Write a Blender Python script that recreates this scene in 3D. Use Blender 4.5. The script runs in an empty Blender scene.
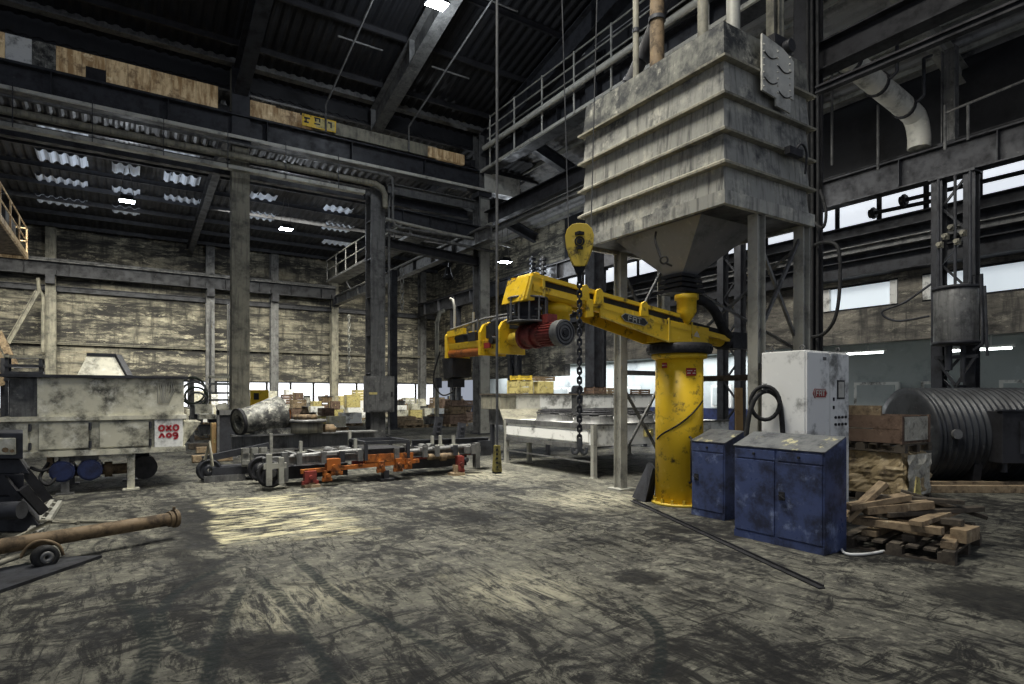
import bpy, math, random
from mathutils import Vector, Matrix
random.seed(7)
S = bpy.context.scene
COL = S.collection
PI = math.pi

# ---------------------------------------------------------------- camera facts
F, CX, HY, EYE = 600.0, 512.0, 395.0, 1.6
YAW = math.atan(392/606.0)
FX, FY = math.sin(YAW), math.cos(YAW)          # forward in plan
RX, RY = math.cos(YAW), -math.sin(YAW)         # right in plan
def ray(x):
    a = (x-CX)/F
    return FX+a*RX, FY+a*RY
def P(x, y, t):
    a, b = ray(x)
    return Vector((a*t, b*t, EYE+(HY-y)/F*t))
def G(x, y): return P(x, y, F*EYE/(y-HY))
def onX(x, y, X): return P(x, y, X/ray(x)[0])
def onY(x, y, Y): return P(x, y, Y/ray(x)[1])

# ---------------------------------------------------------------- mesh builder
def V(*a): return Vector(a)
class MB:
    def __init__(s): s.v=[]; s.f=[]; s.sm=[]
    def add(s, vs, fs, smooth=False):
        n=len(s.v); s.v += [Vector(q) for q in vs]
        for f in fs: s.f.append(tuple(i+n for i in f)); s.sm.append(smooth)
        return s
    def box(s, c, d, rot=None):
        c=Vector(c); h=[q/2 for q in d]
        vs=[Vector((x*h[0],y*h[1],z*h[2])) for z in (-1,1) for y in (-1,1) for x in (-1,1)]
        if rot is not None: vs=[rot@q for q in vs]
        return s.add([c+q for q in vs], [(0,2,3,1),(4,5,7,6),(0,1,5,4),(2,6,7,3),(0,4,6,2),(1,3,7,5)])
    def bb(s, x0,x1,y0,y1,z0,z1):
        return s.box(((x0+x1)/2,(y0+y1)/2,(z0+z1)/2),(abs(x1-x0),abs(y1-y0),abs(z1-z0)))
    def frame(s, p, q, up=(0,0,1)):
        p=Vector(p); q=Vector(q); d=(q-p); L=d.length; d.normalize(); u=Vector(up)
        if abs(d.dot(u))>.98: u=Vector((1,0,0)) if abs(d.x)<.9 else Vector((0,1,0))
        r=d.cross(u).normalized(); u=r.cross(d).normalized()
        return p,q,d,r,u,L
    def bar(s, p, q, w, h, up=(0,0,1)):
        p,q,d,r,u,L=s.frame(p,q,up)
        vs=[e+r*(a*w/2)+u*(b*h/2) for e in (p,q) for a,b in ((-1,-1),(1,-1),(1,1),(-1,1))]
        return s.add(vs,[(0,1,2,3),(7,6,5,4),(0,4,5,1),(1,5,6,2),(2,6,7,3),(3,7,4,0)])
    def ibeam(s, p, q, h, w, t=.03, up=(0,0,1)):
        p,q,d,r,u,L=s.frame(p,q,up)
        for k in (-1,1):
            o=u*(k*(h/2-t/2)); s.bar(p+o,q+o,w,t,u)
        return s.bar(p,q,t,h-2*t,u)
    def cyl(s, p, q, r, r2=None, n=16, caps=True):
        r2=r if r2 is None else r2
        p,q,d,a,u,L=s.frame(p,q)
        vs=[]
        for e,rr in ((p,r),(q,r2)):
            vs+=[e+(a*math.cos(2*PI*i/n)+u*math.sin(2*PI*i/n))*rr for i in range(n)]
        s.add(vs,[(i,(i+1)%n,n+(i+1)%n,n+i) for i in range(n)],True)
        if caps:
            s.add(vs[:n],[tuple(range(n))[::-1]]); s.add(vs[n:],[tuple(range(n))])
        return s
    def pipe(s, p, q, r, ri, n=20):       # hollow cylinder
        p=Vector(p); q=Vector(q); d=(q-p).normalized()
        return s.lathe([(ri,0),(r,0),(r,(q-p).length),(ri,(q-p).length),(ri,0)],p,d,n,False)
    def lathe(s, prof, c, axis=(0,0,1), n=24, smooth=True):
        c=Vector(c); d=Vector(axis).normalized()
        _,_,d,a,u,_=s.frame(c,c+d)
        vs=[]; m=len(prof)
        for r,z in prof:
            vs+=[c+d*z+(a*math.cos(2*PI*i/n)+u*math.sin(2*PI*i/n))*r for i in range(n)]
        fs=[(k*n+i,k*n+(i+1)%n,(k+1)*n+(i+1)%n,(k+1)*n+i) for k in range(m-1) for i in range(n)]
        return s.add(vs,fs,smooth)
    def tube(s, pts, r, n=8, caps=True):
        pts=[Vector(q) for q in pts]; m=len(pts); vs=[]
        d=(pts[1]-pts[0]).normalized()
        a=d.cross(Vector((0,0,1)))
        if a.length<.05: a=d.cross(Vector((1,0,0)))
        a.normalize()
        for k in range(m):
            d=(pts[min(k+1,m-1)]-pts[max(k-1,0)]).normalized()
            a=(a-d*a.dot(d)).normalized(); u=a.cross(d)
            vs+=[pts[k]+(a*math.cos(2*PI*i/n)+u*math.sin(2*PI*i/n))*r for i in range(n)]
        s.add(vs,[(k*n+i,k*n+(i+1)%n,(k+1)*n+(i+1)%n,(k+1)*n+i) for k in range(m-1) for i in range(n)],True)
        if caps: s.add(vs[:n],[tuple(range(n))]); s.add(vs[-n:],[tuple(range(n))[::-1]])
        return s
    def torus(s, c, axis, R, r, n=20, k=8, stretch=None):
        c=Vector(c); _,_,d,a,u,_=s.frame(c,c+Vector(axis)); vs=[]
        for i in range(n):
            t=2*PI*i/n; e=a*math.cos(t)+u*math.sin(t)
            off=(u*(stretch*(1 if math.sin(t)>0 else -1))) if stretch else Vector((0,0,0))
            for j in range(k):
                w=2*PI*j/k; vs.append(c+off+e*(R+r*math.cos(w))+d*(r*math.sin(w)))
        return s.add(vs,[(i*k+j,((i+1)%n)*k+j,((i+1)%n)*k+(j+1)%k,i*k+(j+1)%k) for i in range(n) for j in range(k)],True)
    def prism(s, poly, o, u, v, d0, d1):  # polygon in (u,v) at o, extruded along u x v
        o=Vector(o); u=Vector(u); v=Vector(v); w=u.cross(v).normalized(); n=len(poly)
        vs=[o+u*a+v*b+w*d0 for a,b in poly]+[o+u*a+v*b+w*d1 for a,b in poly]
        return s.add(vs,[tuple(range(n))[::-1],tuple(range(n,2*n))]+[(i,(i+1)%n,n+(i+1)%n,n+i) for i in range(n)])
    def loft(s, A, B, caps=True):
        n=len(A)
        s.add(list(A)+list(B),[(i,(i+1)%n,n+(i+1)%n,n+i) for i in range(n)]+([tuple(range(n))[::-1],tuple(range(n,2*n))] if caps else []))
        return s
def rect(x0,x1,y0,y1,z): return [V(x0,y0,z),V(x1,y0,z),V(x1,y1,z),V(x0,y1,z)]
def spline(pts, k=6):
    pts=[Vector(q) for q in pts]; out=[]
    for i in range(len(pts)-1):
        a=pts[max(i-1,0)]; b=pts[i]; c=pts[i+1]; d=pts[min(i+2,len(pts)-1)]
        for j in range(k):
            t=j/k
            out.append(.5*((2*b)+(c-a)*t+(2*a-5*b+4*c-d)*t*t+(3*b-a-3*c+d)*t**3))
    return out+[pts[-1]]

OFF={}
def link(name, mb, mat, off, parent=None, bev=0):
    me=bpy.data.meshes.new(name)
    me.from_pydata([tuple(q-off) for q in mb.v],[],mb.f)
    me.polygons.foreach_set('use_smooth',mb.sm)
    me.update()
    o=bpy.data.objects.new(name,me); COL.objects.link(o)
    if mat: me.materials.append(mat)
    import bmesh
    b=bmesh.new(); b.from_mesh(me); bmesh.ops.recalc_face_normals(b,faces=b.faces); b.to_mesh(me); b.free()
    if bev:
        m=o.modifiers.new('bevel','BEVEL'); m.width=bev; m.segments=2; m.limit_method='ANGLE'; m.harden_normals=False
    if parent: o.parent=parent
    return o
def tag(o,label=None,cat=None,group=None,kind=None):
    if label: o['label']=label
    if cat: o['category']=cat
    if group: o['group']=group
    if kind: o['kind']=kind
    return o
def T(name,label,cat,loc=(0,0,0),rz=0,group=None,world=True):
    o=bpy.data.objects.new(name,None); COL.objects.link(o); o.empty_display_size=.2
    o.location=loc; o.rotation_euler=(0,0,rz); tag(o,label,cat,group)
    OFF[o.name]=Vector(loc) if world else Vector((0,0,0))
    return o
SPLIT={'seat_plate','curved_wire','railing_post','hanger','clamp','corner_batten','tie_bar','clamp_bracket','chord','skid','rod','conduit','bracket','stiffener','handrail','leg_pair','cable','hinge','upright','mixer_bar'}
def islands(mb):
    key={}; idx=[]
    for q in mb.v:
        k=(round(q.x,4),round(q.y,4),round(q.z,4)); idx.append(key.setdefault(k,len(key)))
    par=list(range(len(key)))
    def find(a):
        while par[a]!=a: par[a]=par[par[a]]; a=par[a]
        return a
    for f in mb.f:
        r=find(idx[f[0]])
        for i in f[1:]: par[find(idx[i])]=r
    out={}
    for f,s in zip(mb.f,mb.sm): out.setdefault(find(idx[f[0]]),[]).append((f,s))
    res=[]
    for fs in out.values():
        m=MB(); mp={}
        for f,s in fs:
            g=[]
            for i in f:
                if i not in mp: mp[i]=len(m.v); m.v.append(mb.v[i])
                g.append(mp[i])
            m.f.append(tuple(g)); m.sm.append(s)
        res.append(m)
    return res
def part(name,mb,mat,parent,label=None,bev=0):
    if name in SPLIT:
        isl=islands(mb)
        if 1<len(isl)<=60:
            for q in isl: o=part1(name,q,mat,parent,label,bev)
            return o
    return part1(name,mb,mat,parent,label,bev)
def part1(name,mb,mat,parent,label=None,bev=0):
    off=OFF[parent.name]
    o=link(name,mb,mat,off,parent,bev); OFF[o.name]=off
    if label: o['label']=label
    return o
def solo(name,mb,mat,label,cat,group=None,bev=0):
    xs=[q.x for q in mb.v]; ys=[q.y for q in mb.v]; zs=[q.z for q in mb.v]
    off=Vector(((min(xs)+max(xs))/2,(min(ys)+max(ys))/2,min(zs)))
    o=link(name,mb,mat,off,None,bev); o.location=off; OFF[o.name]=off
    return tag(o,label,cat,group)
def struct(name,mb,mat,parent=None,bev=0):
    o=link(name,mb,mat,Vector((0,0,0)),parent,bev); OFF[o.name]=Vector((0,0,0))
    if parent is None: o['kind']='structure'
    return o
def dup(root,loc,rz=0,label=None,group=None):
    r=root.copy(); COL.objects.link(r); r.location=loc; r.rotation_euler=(0,0,rz)
    if label: r['label']=label
    if group: r['group']=group
    for ch in list(root.children):
        c=ch.copy(); COL.objects.link(c); c.parent=r
        for g in list(ch.children):
            d=g.copy(); COL.objects.link(d); d.parent=c
    return r

# ---------------------------------------------------------------- materials
class NT:
    def __init__(s,name):
        s.m=bpy.data.materials.new(name); s.m.use_nodes=True
        s.t=s.m.node_tree; s.t.nodes.clear()
        s.out=s.t.nodes.new('ShaderNodeOutputMaterial'); s.b=s.t.nodes.new('ShaderNodeBsdfPrincipled')
        s.t.links.new(s.b.outputs[0],s.out.inputs[0]); s._pos=None
    def n(s,t,**k):
        o=s.t.nodes.new(t)
        for a,b in k.items(): setattr(o,a,b)
        return o
    def L(s,a,b): s.t.links.new(a,b)
    def setv(s,sock,v):
        if hasattr(v,'is_output') or isinstance(v,bpy.types.NodeSocket): s.L(v,sock)
        else: sock.default_value=v
    @property
    def pos(s):
        if s._pos is None: s._pos=s.n('ShaderNodeNewGeometry').outputs['Position']
        return s._pos
    def xyz(s):
        o=s.n('ShaderNodeSeparateXYZ'); s.L(s.pos,o.inputs[0]); return o.outputs
    def M(s,op,a,b=0.0,c=0.0,clamp=False):
        o=s.n('ShaderNodeMath',operation=op); o.use_clamp=clamp
        s.setv(o.inputs[0],a); s.setv(o.inputs[1],b)
        if op in('MULTIPLY_ADD','COMPARE','SMOOTH_MIN'): s.setv(o.inputs[2],c)
        return o.outputs[0]
    def mapv(s,vec,sc=(1,1,1),rot=(0,0,0),loc=(0,0,0)):
        o=s.n('ShaderNodeMapping'); s.L(vec,o.inputs['Vector']); o.inputs['Scale'].default_value=sc
        o.inputs['Rotation'].default_value=rot; o.inputs['Location'].default_value=loc; return o.outputs[0]
    def noise(s,vec,scale,detail=6,rough=.6,dist=0):
        o=s.n('ShaderNodeTexNoise'); s.L(vec,o.inputs['Vector']); o.inputs['Scale'].default_value=scale
        o.inputs['Detail'].default_value=detail; o.inputs['Roughness'].default_value=rough; o.inputs['Distortion'].default_value=dist
        return o.outputs['Fac']
    def step(s,v,a,b,lo=0.0,hi=1.0):
        o=s.n('ShaderNodeMapRange'); o.interpolation_type='SMOOTHSTEP'
        s.setv(o.inputs[0],v)
        for i,q in zip((1,2,3,4),(a,b,lo,hi)): o.inputs[i].default_value=q
        return o.outputs[0]
    def mix(s,f,a,b,mode='MIX'):
        o=s.n('ShaderNodeMix',data_type='RGBA',blend_type=mode)
        s.setv(o.inputs[0],f); s.setv(o.inputs[6],a if not isinstance(a,tuple) else (*a,1)[:4]); s.setv(o.inputs[7],b if not isinstance(b,tuple) else (*b,1)[:4])
        return o.outputs[2]
    def bump(s,h,strength=.3,dist=.02):
        o=s.n('ShaderNodeBump'); s.L(h,o.inputs['Height']); o.inputs['Strength'].default_value=strength; o.inputs['Distance'].default_value=dist
        s.L(o.outputs[0],s.b.inputs['Normal'])
    def fin(s,col,rough=.6,metal=0.0):
        s.setv(s.b.inputs['Base Color'],col if not isinstance(col,tuple) else (*col,1)[:4])
        s.setv(s.b.inputs['Roughness'],rough); s.setv(s.b.inputs['Metallic'],metal)
        return s.m
def grime(name,c,dirt=(.03,.03,.03),amt=(.45,.7),scale=4.0,light=None,lamt=(.55,.75),lscale=9.0,streak=False,rough=.55,metal=0.0,bump=.15,detail=8):
    """paint or metal with wear: dirt patches, optional bright scuffs, optional vertical runs"""
    t=NT(name)
    n=t.noise(t.pos,scale,detail,.68)
    col=t.mix(t.step(n,amt[0],amt[1]),c,dirt)
    if light:
        n2=t.noise(t.mapv(t.pos,(1,1,1),(0,0,0),(7,3,1)),lscale,8,.7)
        col=t.mix(t.step(n2,lamt[0],lamt[1],0,.85),col,light)
    if streak:
        n3=t.noise(t.mapv(t.pos,(9,9,.7)),1.6,6,.65)
        col=t.mix(t.step(n3,.46,.72,0,.75),col,dirt)
    if bump: t.bump(n,bump,.02)
    t.b.inputs['Specular IOR Level'].default_value=.35
    rr=t.step(n,.3,.75,max(rough-.12,.05),min(rough+.2,1))
    return t.fin(col,rr,metal)
def emit(name,c,st):
    t=NT(name); t.fin(c,.5); t.b.inputs['Emission Color'].default_value=(*c,1); t.b.inputs['Emission Strength'].default_value=st
    return t.m

Mt={}
Mt['dark']=grime('dark_painted_steel',(.034,.036,.042),(.01,.01,.012),(.4,.7),3,light=(.16,.155,.14),lamt=(.62,.8),lscale=5,rough=.5)
Mt['black']=grime('blackened_steel',(.02,.02,.023),(.008,.008,.009),(.4,.7),3,light=(.06,.06,.06),lamt=(.6,.8),rough=.6)
Mt['steel']=grime('grey_steel',(.155,.155,.15),(.05,.05,.05),(.42,.72),3,light=(.33,.32,.28),lamt=(.56,.75),streak=True,rough=.5,metal=.2)
Mt['olive']=grime('olive_grey_steel',(.26,.245,.185),(.06,.058,.05),(.4,.75),2.2,light=(.3,.29,.24),lamt=(.58,.75),streak=True,rough=.55)
Mt['flange']=grime('worn_light_steel',(.37,.365,.32),(.09,.09,.085),(.42,.75),2.2,light=(.42,.41,.34),rough=.45,metal=.2)
Mt['galv']=grime('galvanised_sheet',(.36,.355,.315),(.045,.047,.05),(.48,.72),1.7,light=(.62,.6,.5),lamt=(.5,.7),lscale=3.4,streak=True,rough=.45,metal=.35,bump=.1)
Mt['galvtop']=grime('streaky_galvanised_band',(.22,.22,.19),(.03,.032,.034),(.38,.62),2.6,light=(.58,.56,.47),lamt=(.54,.72),lscale=4,streak=True,rough=.5,metal=.3,bump=.1)
Mt['galvdark']=grime('grey_funnel_sheet',(.25,.25,.25),(.09,.09,.095),(.46,.75),1.6,light=(.36,.36,.33),rough=.4,metal=.4,bump=.05)
Mt['soot']=grime('sooty_sheet',(.23,.23,.2),(.03,.03,.03),(.36,.62),4,light=(.55,.53,.45),lamt=(.5,.7),lscale=7,streak=True,rough=.6)
Mt['white']=grime('dirty_white_paint',(.8,.8,.76),(.17,.17,.155),(.48,.68),2.6,light=(.88,.88,.83),lamt=(.55,.8),rough=.4,bump=.04)
Mt['cream']=grime('stained_cream_paint',(.54,.52,.41),(.06,.06,.05),(.44,.68),2.6,light=(.74,.73,.64),lamt=(.5,.7),lscale=4,rough=.5,bump=.1)
Mt['yellow']=grime('yellow_machine_paint',(.74,.48,.02),(.09,.06,.018),(.53,.68),5,light=(.85,.62,.09),lamt=(.54,.74),rough=.42,bump=.05)
Mt['yellowdirty']=grime('greasy_yellow_paint',(.62,.44,.05),(.06,.045,.02),(.52,.68),9,light=(.72,.56,.16),rough=.45)
Mt['pale']=grime('pale_yellow_paint',(.52,.44,.17),(.13,.1,.05),(.47,.7),8,light=(.7,.65,.38),rough=.5)
Mt['blue']=grime('blue_cabinet_paint',(.052,.072,.16),(.02,.024,.045),(.42,.66),4,light=(.22,.27,.42),lamt=(.54,.72),lscale=3.5,rough=.38,bump=.04)
Mt['bluetop']=grime('scuffed_cabinet_top',(.12,.125,.125),(.035,.037,.045),(.42,.7),5,light=(.5,.46,.26),lamt=(.56,.62),lscale=3.3,rough=.5)
Mt['pendant']=grime('greasy_olive_yellow',(.3,.25,.07),(.06,.05,.02),(.45,.66),14,rough=.5)
Mt['red']=grime('red_oxide_paint',(.2,.035,.028),(.04,.015,.013),(.45,.72),7,light=(.4,.14,.1),lamt=(.6,.8),rough=.5)
Mt['orange']=grime('rusty_orange_paint',(.31,.095,.018),(.06,.025,.012),(.46,.66),6,light=(.7,.3,.06),rough=.5)
Mt['rust']=grime('rusty_metal',(.16,.112,.062),(.045,.032,.02),(.42,.66),6,light=(.27,.2,.11),rough=.75)
Mt['panel']=grime('weathered_ochre_panel',(.36,.22,.09),(.1,.055,.025),(.4,.65),1.6,light=(.6,.48,.27),lamt=(.52,.7),lscale=2.6,streak=True,rough=.6)
Mt['wood']=grime('weathered_wood',(.27,.2,.12),(.07,.05,.035),(.42,.7),6,light=(.46,.38,.25),lamt=(.54,.72),streak=False,rough=.8)
Mt['woodred']=grime('stained_crate_wood',(.15,.1,.07),(.05,.03,.022),(.42,.7),6,light=(.32,.22,.15),rough=.8)
Mt['wooddark']=grime('dark_pallet_wood',(.085,.07,.052),(.03,.025,.02),(.42,.7),6,light=(.2,.165,.115),rough=.85)
Mt['card']=grime('brown_cardboard',(.42,.27,.12),(.16,.1,.05),(.5,.75),5,light=(.56,.4,.2),rough=.8)
Mt['paperwrap']=grime('wrinkled_brown_wrap',(.35,.27,.15),(.09,.065,.04),(.45,.7),4,light=(.6,.5,.3),rough=.6,bump=.6)
Mt['film']=grime('cloudy_wrapping_film',(.5,.47,.38),(.13,.12,.1),(.45,.7),6,light=(.8,.78,.7),rough=.3,bump=.5)
Mt['rubber']=grime('black_rubber',(.018,.018,.018),(.008,.008,.008),(.45,.7),8,light=(.05,.05,.05),rough=.7)
Mt['greendark']=grime('dark_green_paint',(.05,.065,.045),(.015,.018,.014),(.4,.7),5,rough=.6)
Mt['tank']=grime('dark_tank_paint',(.035,.038,.042),(.012,.012,.014),(.4,.7),2.5,light=(.14,.14,.13),lamt=(.58,.75),rough=.4)
Mt['motorblue']=grime('dark_blue_motor_paint',(.02,.03,.085),(.01,.012,.03),(.4,.7),6,rough=.45)
Mt['redink']=grime('red_paint_marks',(.36,.02,.03),(.22,.01,.02),(.5,.8),8,rough=.6,bump=0)
Mt['redsign']=grime('dark_red_sign',(.3,.025,.02),(.15,.012,.01),(.5,.8),9,rough=.5,bump=0)
Mt['ink']=grime('faded_sign_lettering',(.62,.58,.52),(.4,.35,.3),(.5,.8),20,rough=.6,bump=0)
Mt['duct']=grime('light_duct_sheet',(.52,.51,.45),(.16,.16,.145),(.46,.74),2.4,light=(.66,.65,.57),rough=.5)
Mt['plate']=grime('black_name_plate',(.02,.022,.02),(.012,.012,.012),(.5,.8),9,rough=.5,bump=0)
Mt['skyglass']=emit('bright_frosted_glass',(.83,.88,.95),.9)
Mt['lowglass']=emit('overexposed_window_glass',(.9,.93,1.0),.95)
Mt['bayglass']=emit('pale_bay_window_glass',(.72,.8,.86),.55)
Mt['lampglow']=emit('lit_floodlight_glass',(.9,.95,1.0),55)
Mt['tubeglow']=emit('lit_fluorescent_tube',(.92,1.0,.97),9)

def floor_mat():
    t=NT('oil_stained_concrete')
    x,y,_=t.xyz(); ps=t.pos
    big=t.noise(ps,.33,5,.6); mid=t.noise(ps,1.7,12,.74,.5); fine=t.noise(ps,9,8,.75)
    col=t.mix(t.step(mid,.34,.64),(.05,.049,.044),(.138,.134,.108))
    col=t.mix(t.step(fine,.47,.66,0,.7),col,(.25,.24,.19))
    # black scuffs, wispy and irregular, with drag direction
    dens=t.M('MULTIPLY',t.M('SUBTRACT',big,.5),.4)
    grit=t.noise(ps,22,4,.7)
    sc1=t.M('ADD',t.noise(t.mapv(ps,(2.6,.9,1),(0,0,math.radians(-24))),1.25,14,.8,1.6),dens)
    col=t.mix(t.step(sc1,.49,.58,0,.9),col,(.013,.013,.013))
    st=t.noise(t.mapv(ps,(4.2,.9,1),(0,0,math.radians(-20)),(4,2,0)),2.6,12,.8,.8)
    col=t.mix(t.step(st,.51,.6,0,.85),col,(.015,.015,.015))
    st2=t.noise(t.mapv(ps,(1.0,2.4,1),(0,0,math.radians(-40)),(3,1,0)),1.7,14,.8,1.8)
    col=t.mix(t.step(t.M('ADD',st2,dens),.5,.58,0,.88),col,(.015,.015,.015))
    blot=t.noise(t.mapv(ps,(1,1,1),(0,0,0),(11,5,0)),1.3,12,.82,.8)
    col=t.mix(t.step(blot,.53,.61,0,.88),col,(.014,.014,.014))
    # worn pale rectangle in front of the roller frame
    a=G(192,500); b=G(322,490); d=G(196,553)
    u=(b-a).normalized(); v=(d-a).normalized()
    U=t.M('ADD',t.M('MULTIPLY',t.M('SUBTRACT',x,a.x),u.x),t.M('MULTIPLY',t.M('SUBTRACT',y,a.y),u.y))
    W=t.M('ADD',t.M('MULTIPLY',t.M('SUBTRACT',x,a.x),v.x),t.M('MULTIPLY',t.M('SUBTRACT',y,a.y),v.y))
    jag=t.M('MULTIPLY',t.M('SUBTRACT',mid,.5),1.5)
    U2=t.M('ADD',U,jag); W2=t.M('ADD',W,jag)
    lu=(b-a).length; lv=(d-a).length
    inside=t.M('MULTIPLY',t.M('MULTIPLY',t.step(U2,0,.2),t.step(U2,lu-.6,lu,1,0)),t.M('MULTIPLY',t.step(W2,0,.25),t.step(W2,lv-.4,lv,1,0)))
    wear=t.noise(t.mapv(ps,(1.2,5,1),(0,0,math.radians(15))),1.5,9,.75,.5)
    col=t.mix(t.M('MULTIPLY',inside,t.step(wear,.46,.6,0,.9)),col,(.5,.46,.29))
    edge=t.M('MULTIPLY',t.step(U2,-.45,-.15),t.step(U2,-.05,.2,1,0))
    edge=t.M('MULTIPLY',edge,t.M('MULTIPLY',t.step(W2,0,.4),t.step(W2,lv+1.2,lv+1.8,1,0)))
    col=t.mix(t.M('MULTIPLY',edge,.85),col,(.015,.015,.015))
    # bright scraped areas
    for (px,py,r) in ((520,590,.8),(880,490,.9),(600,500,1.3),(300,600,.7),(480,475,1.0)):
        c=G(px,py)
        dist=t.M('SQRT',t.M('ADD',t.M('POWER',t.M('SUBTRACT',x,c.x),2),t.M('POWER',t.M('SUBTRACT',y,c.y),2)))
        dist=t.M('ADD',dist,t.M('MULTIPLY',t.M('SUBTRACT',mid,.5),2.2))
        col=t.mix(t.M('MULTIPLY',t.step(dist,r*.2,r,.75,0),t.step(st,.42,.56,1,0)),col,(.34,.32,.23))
    # round oil spots
    for (px,py,r) in ((638,577,.3),(500,495,.16),(1000,600,.6),(250,650,.4)):
        c=G(px,py)
        dist=t.M('SQRT',t.M('ADD',t.M('POWER',t.M('SUBTRACT',x,c.x),2),t.M('POWER',t.M('SUBTRACT',y,c.y),2)))
        dist=t.M('ADD',dist,t.M('MULTIPLY',t.M('SUBTRACT',fine,.5),.5))
        col=t.mix(t.step(dist,r*.55,r,.85,0),col,(.014,.014,.014))
    # tyre tracks: arcs with tread blocks
    warp=t.M('MULTIPLY',t.M('SUBTRACT',t.noise(ps,.8,3,.5),.5),.5)
    for (p1,p2,p3,w) in (((190,584),(163,610),(250,668),.05),((258,575),(300,628),(330,680),.06),((240,590),(222,630),(205,684),.06),
                         ((300,560),(345,600),(420,640),.06),((640,610),(660,640),(652,684),.05),((120,600),(150,640),(140,684),.08)):
        A,B,C=G(*p1),G(*p2),G(*p3)
        ax,ay,bx,by,cx,cy=A.x,A.y,B.x,B.y,C.x,C.y
        dd=2*(ax*(by-cy)+bx*(cy-ay)+cx*(ay-by))
        ux=((ax*ax+ay*ay)*(by-cy)+(bx*bx+by*by)*(cy-ay)+(cx*cx+cy*cy)*(ay-by))/dd
        uy=((ax*ax+ay*ay)*(cx-bx)+(bx*bx+by*by)*(ax-cx)+(cx*cx+cy*cy)*(bx-ax))/dd
        R=math.hypot(ax-ux,ay-uy)
        dx=t.M('SUBTRACT',x,ux); dy=t.M('SUBTRACT',y,uy)
        rr=t.M('ADD',t.M('SQRT',t.M('ADD',t.M('POWER',dx,2),t.M('POWER',dy,2))),t.M('MULTIPLY',warp,.25))
        e=t.M('ABSOLUTE',t.M('SUBTRACT',rr,R))
        band=t.step(e,w*.55,w,1,0)
        # keep to the arc between the outer points
        mx,my=(A.x+C.x)/2,(A.y+C.y)/2; ln=(C-A).length
        dm=t.M('SQRT',t.M('ADD',t.M('POWER',t.M('SUBTRACT',x,B.x),2),t.M('POWER',t.M('SUBTRACT',y,B.y),2)))
        band=t.M('MULTIPLY',band,t.step(dm,ln*.45,ln*.75,1,0))
        ang=t.M('ARCTAN2',dy,dx)
        tread=t.M('SINE',t.M('ADD',t.M('MULTIPLY',ang,R*85),t.M('MULTIPLY',e,70)))
        band=t.M('MULTIPLY',band,t.step(tread,-.6,.5,.65,1))
        band=t.M('MULTIPLY',band,t.step(st2,.3,.46))
        col=t.mix(t.M('MULTIPLY',band,.9),col,(.012,.016,.016))
    h=t.M('ADD',t.M('MULTIPLY',mid,.6),t.M('MULTIPLY',grit,.4))
    t.bump(h,.5,.02)
    t.b.inputs['Specular IOR Level'].default_value=.12
    return t.fin(col,t.step(mid,.3,.7,.5,.85))
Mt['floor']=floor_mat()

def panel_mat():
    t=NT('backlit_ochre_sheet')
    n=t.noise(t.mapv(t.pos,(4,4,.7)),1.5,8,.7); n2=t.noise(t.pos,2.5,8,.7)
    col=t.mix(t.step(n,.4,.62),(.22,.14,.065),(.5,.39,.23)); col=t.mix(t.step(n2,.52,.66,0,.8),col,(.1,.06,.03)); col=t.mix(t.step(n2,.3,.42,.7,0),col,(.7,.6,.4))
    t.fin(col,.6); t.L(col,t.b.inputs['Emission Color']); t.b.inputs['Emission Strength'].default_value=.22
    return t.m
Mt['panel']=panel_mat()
def wall_mat(name,base,dark,pale,plank=1.05,brown=None,contrast=(.4,.62)):
    t=NT(name); x,y,z=t.xyz()
    n1=t.noise(t.mapv(t.pos,(.45,.45,2.0)),.7,10,.76,.3)
    n2=t.noise(t.mapv(t.pos,(.6,.6,1.9),(0,0,0),(5,9,2)),2.2,10,.8,.3)
    n3=t.noise(t.mapv(t.pos,(2.5,2.5,.35)),1.0,7,.7)
    col=t.mix(t.step(n1,contrast[0],contrast[1]),dark,base)
    col=t.mix(t.step(n2,.52,.64,0,.8),col,pale)
    col=t.mix(t.step(n2,.34,.46,.8,0),col,dark)
    if brown: col=t.mix(t.step(n1,.55,.72,0,.7),col,brown)
    col=t.mix(t.step(n3,.47,.66,0,.8),col,dark)
    if plank:
        fr=t.M('FRACT',t.M('DIVIDE',z,plank))
        gap=t.M('ADD',t.step(fr,.03,.07,1,0),t.step(fr,.93,.99,0,.6),clamp=True)
        col=t.mix(t.M('MULTIPLY',gap,.75),col,dark)
    t.bump(n2,.5,.05)
    return t.fin(col,.85)
Mt['wallback']=wall_mat('peeling_board_wall',(.28,.26,.195),(.025,.024,.022),(.52,.48,.35),1.1,(.24,.19,.12),(.43,.62))
Mt['wallright']=wall_mat('stained_concrete_wall',(.3,.275,.225),(.04,.039,.037),(.42,.39,.31),None,(.2,.165,.11),(.35,.7))
Mt['bay']=grime('pale_blue_plaster',(.42,.46,.455),(.2,.23,.24),(.48,.75),.8,light=(.55,.6,.6),lscale=1.5,rough=.8,bump=.05)
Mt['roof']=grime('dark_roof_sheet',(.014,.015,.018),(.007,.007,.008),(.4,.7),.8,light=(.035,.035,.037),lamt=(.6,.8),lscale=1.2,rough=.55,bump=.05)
Mt['rooflit']=grime('lit_roof_sheet',(.3,.3,.3),(.05,.05,.055),(.45,.7),1.2,rough=.6,bump=.05)  # lighter copy of the roof sheet, light on the right bay put in
# ================================================================ SETTING
YW=21.5                         # line of the crane columns
YB=40.0                         # far wall
XR=19.1                         # window wall
m=MB(); m.add([V(-30,-9,0),V(24,-9,0),V(24,44,0),V(-30,44,0)],[(0,1,2,3)])
struct('floor',m,Mt['floor'])
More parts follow.
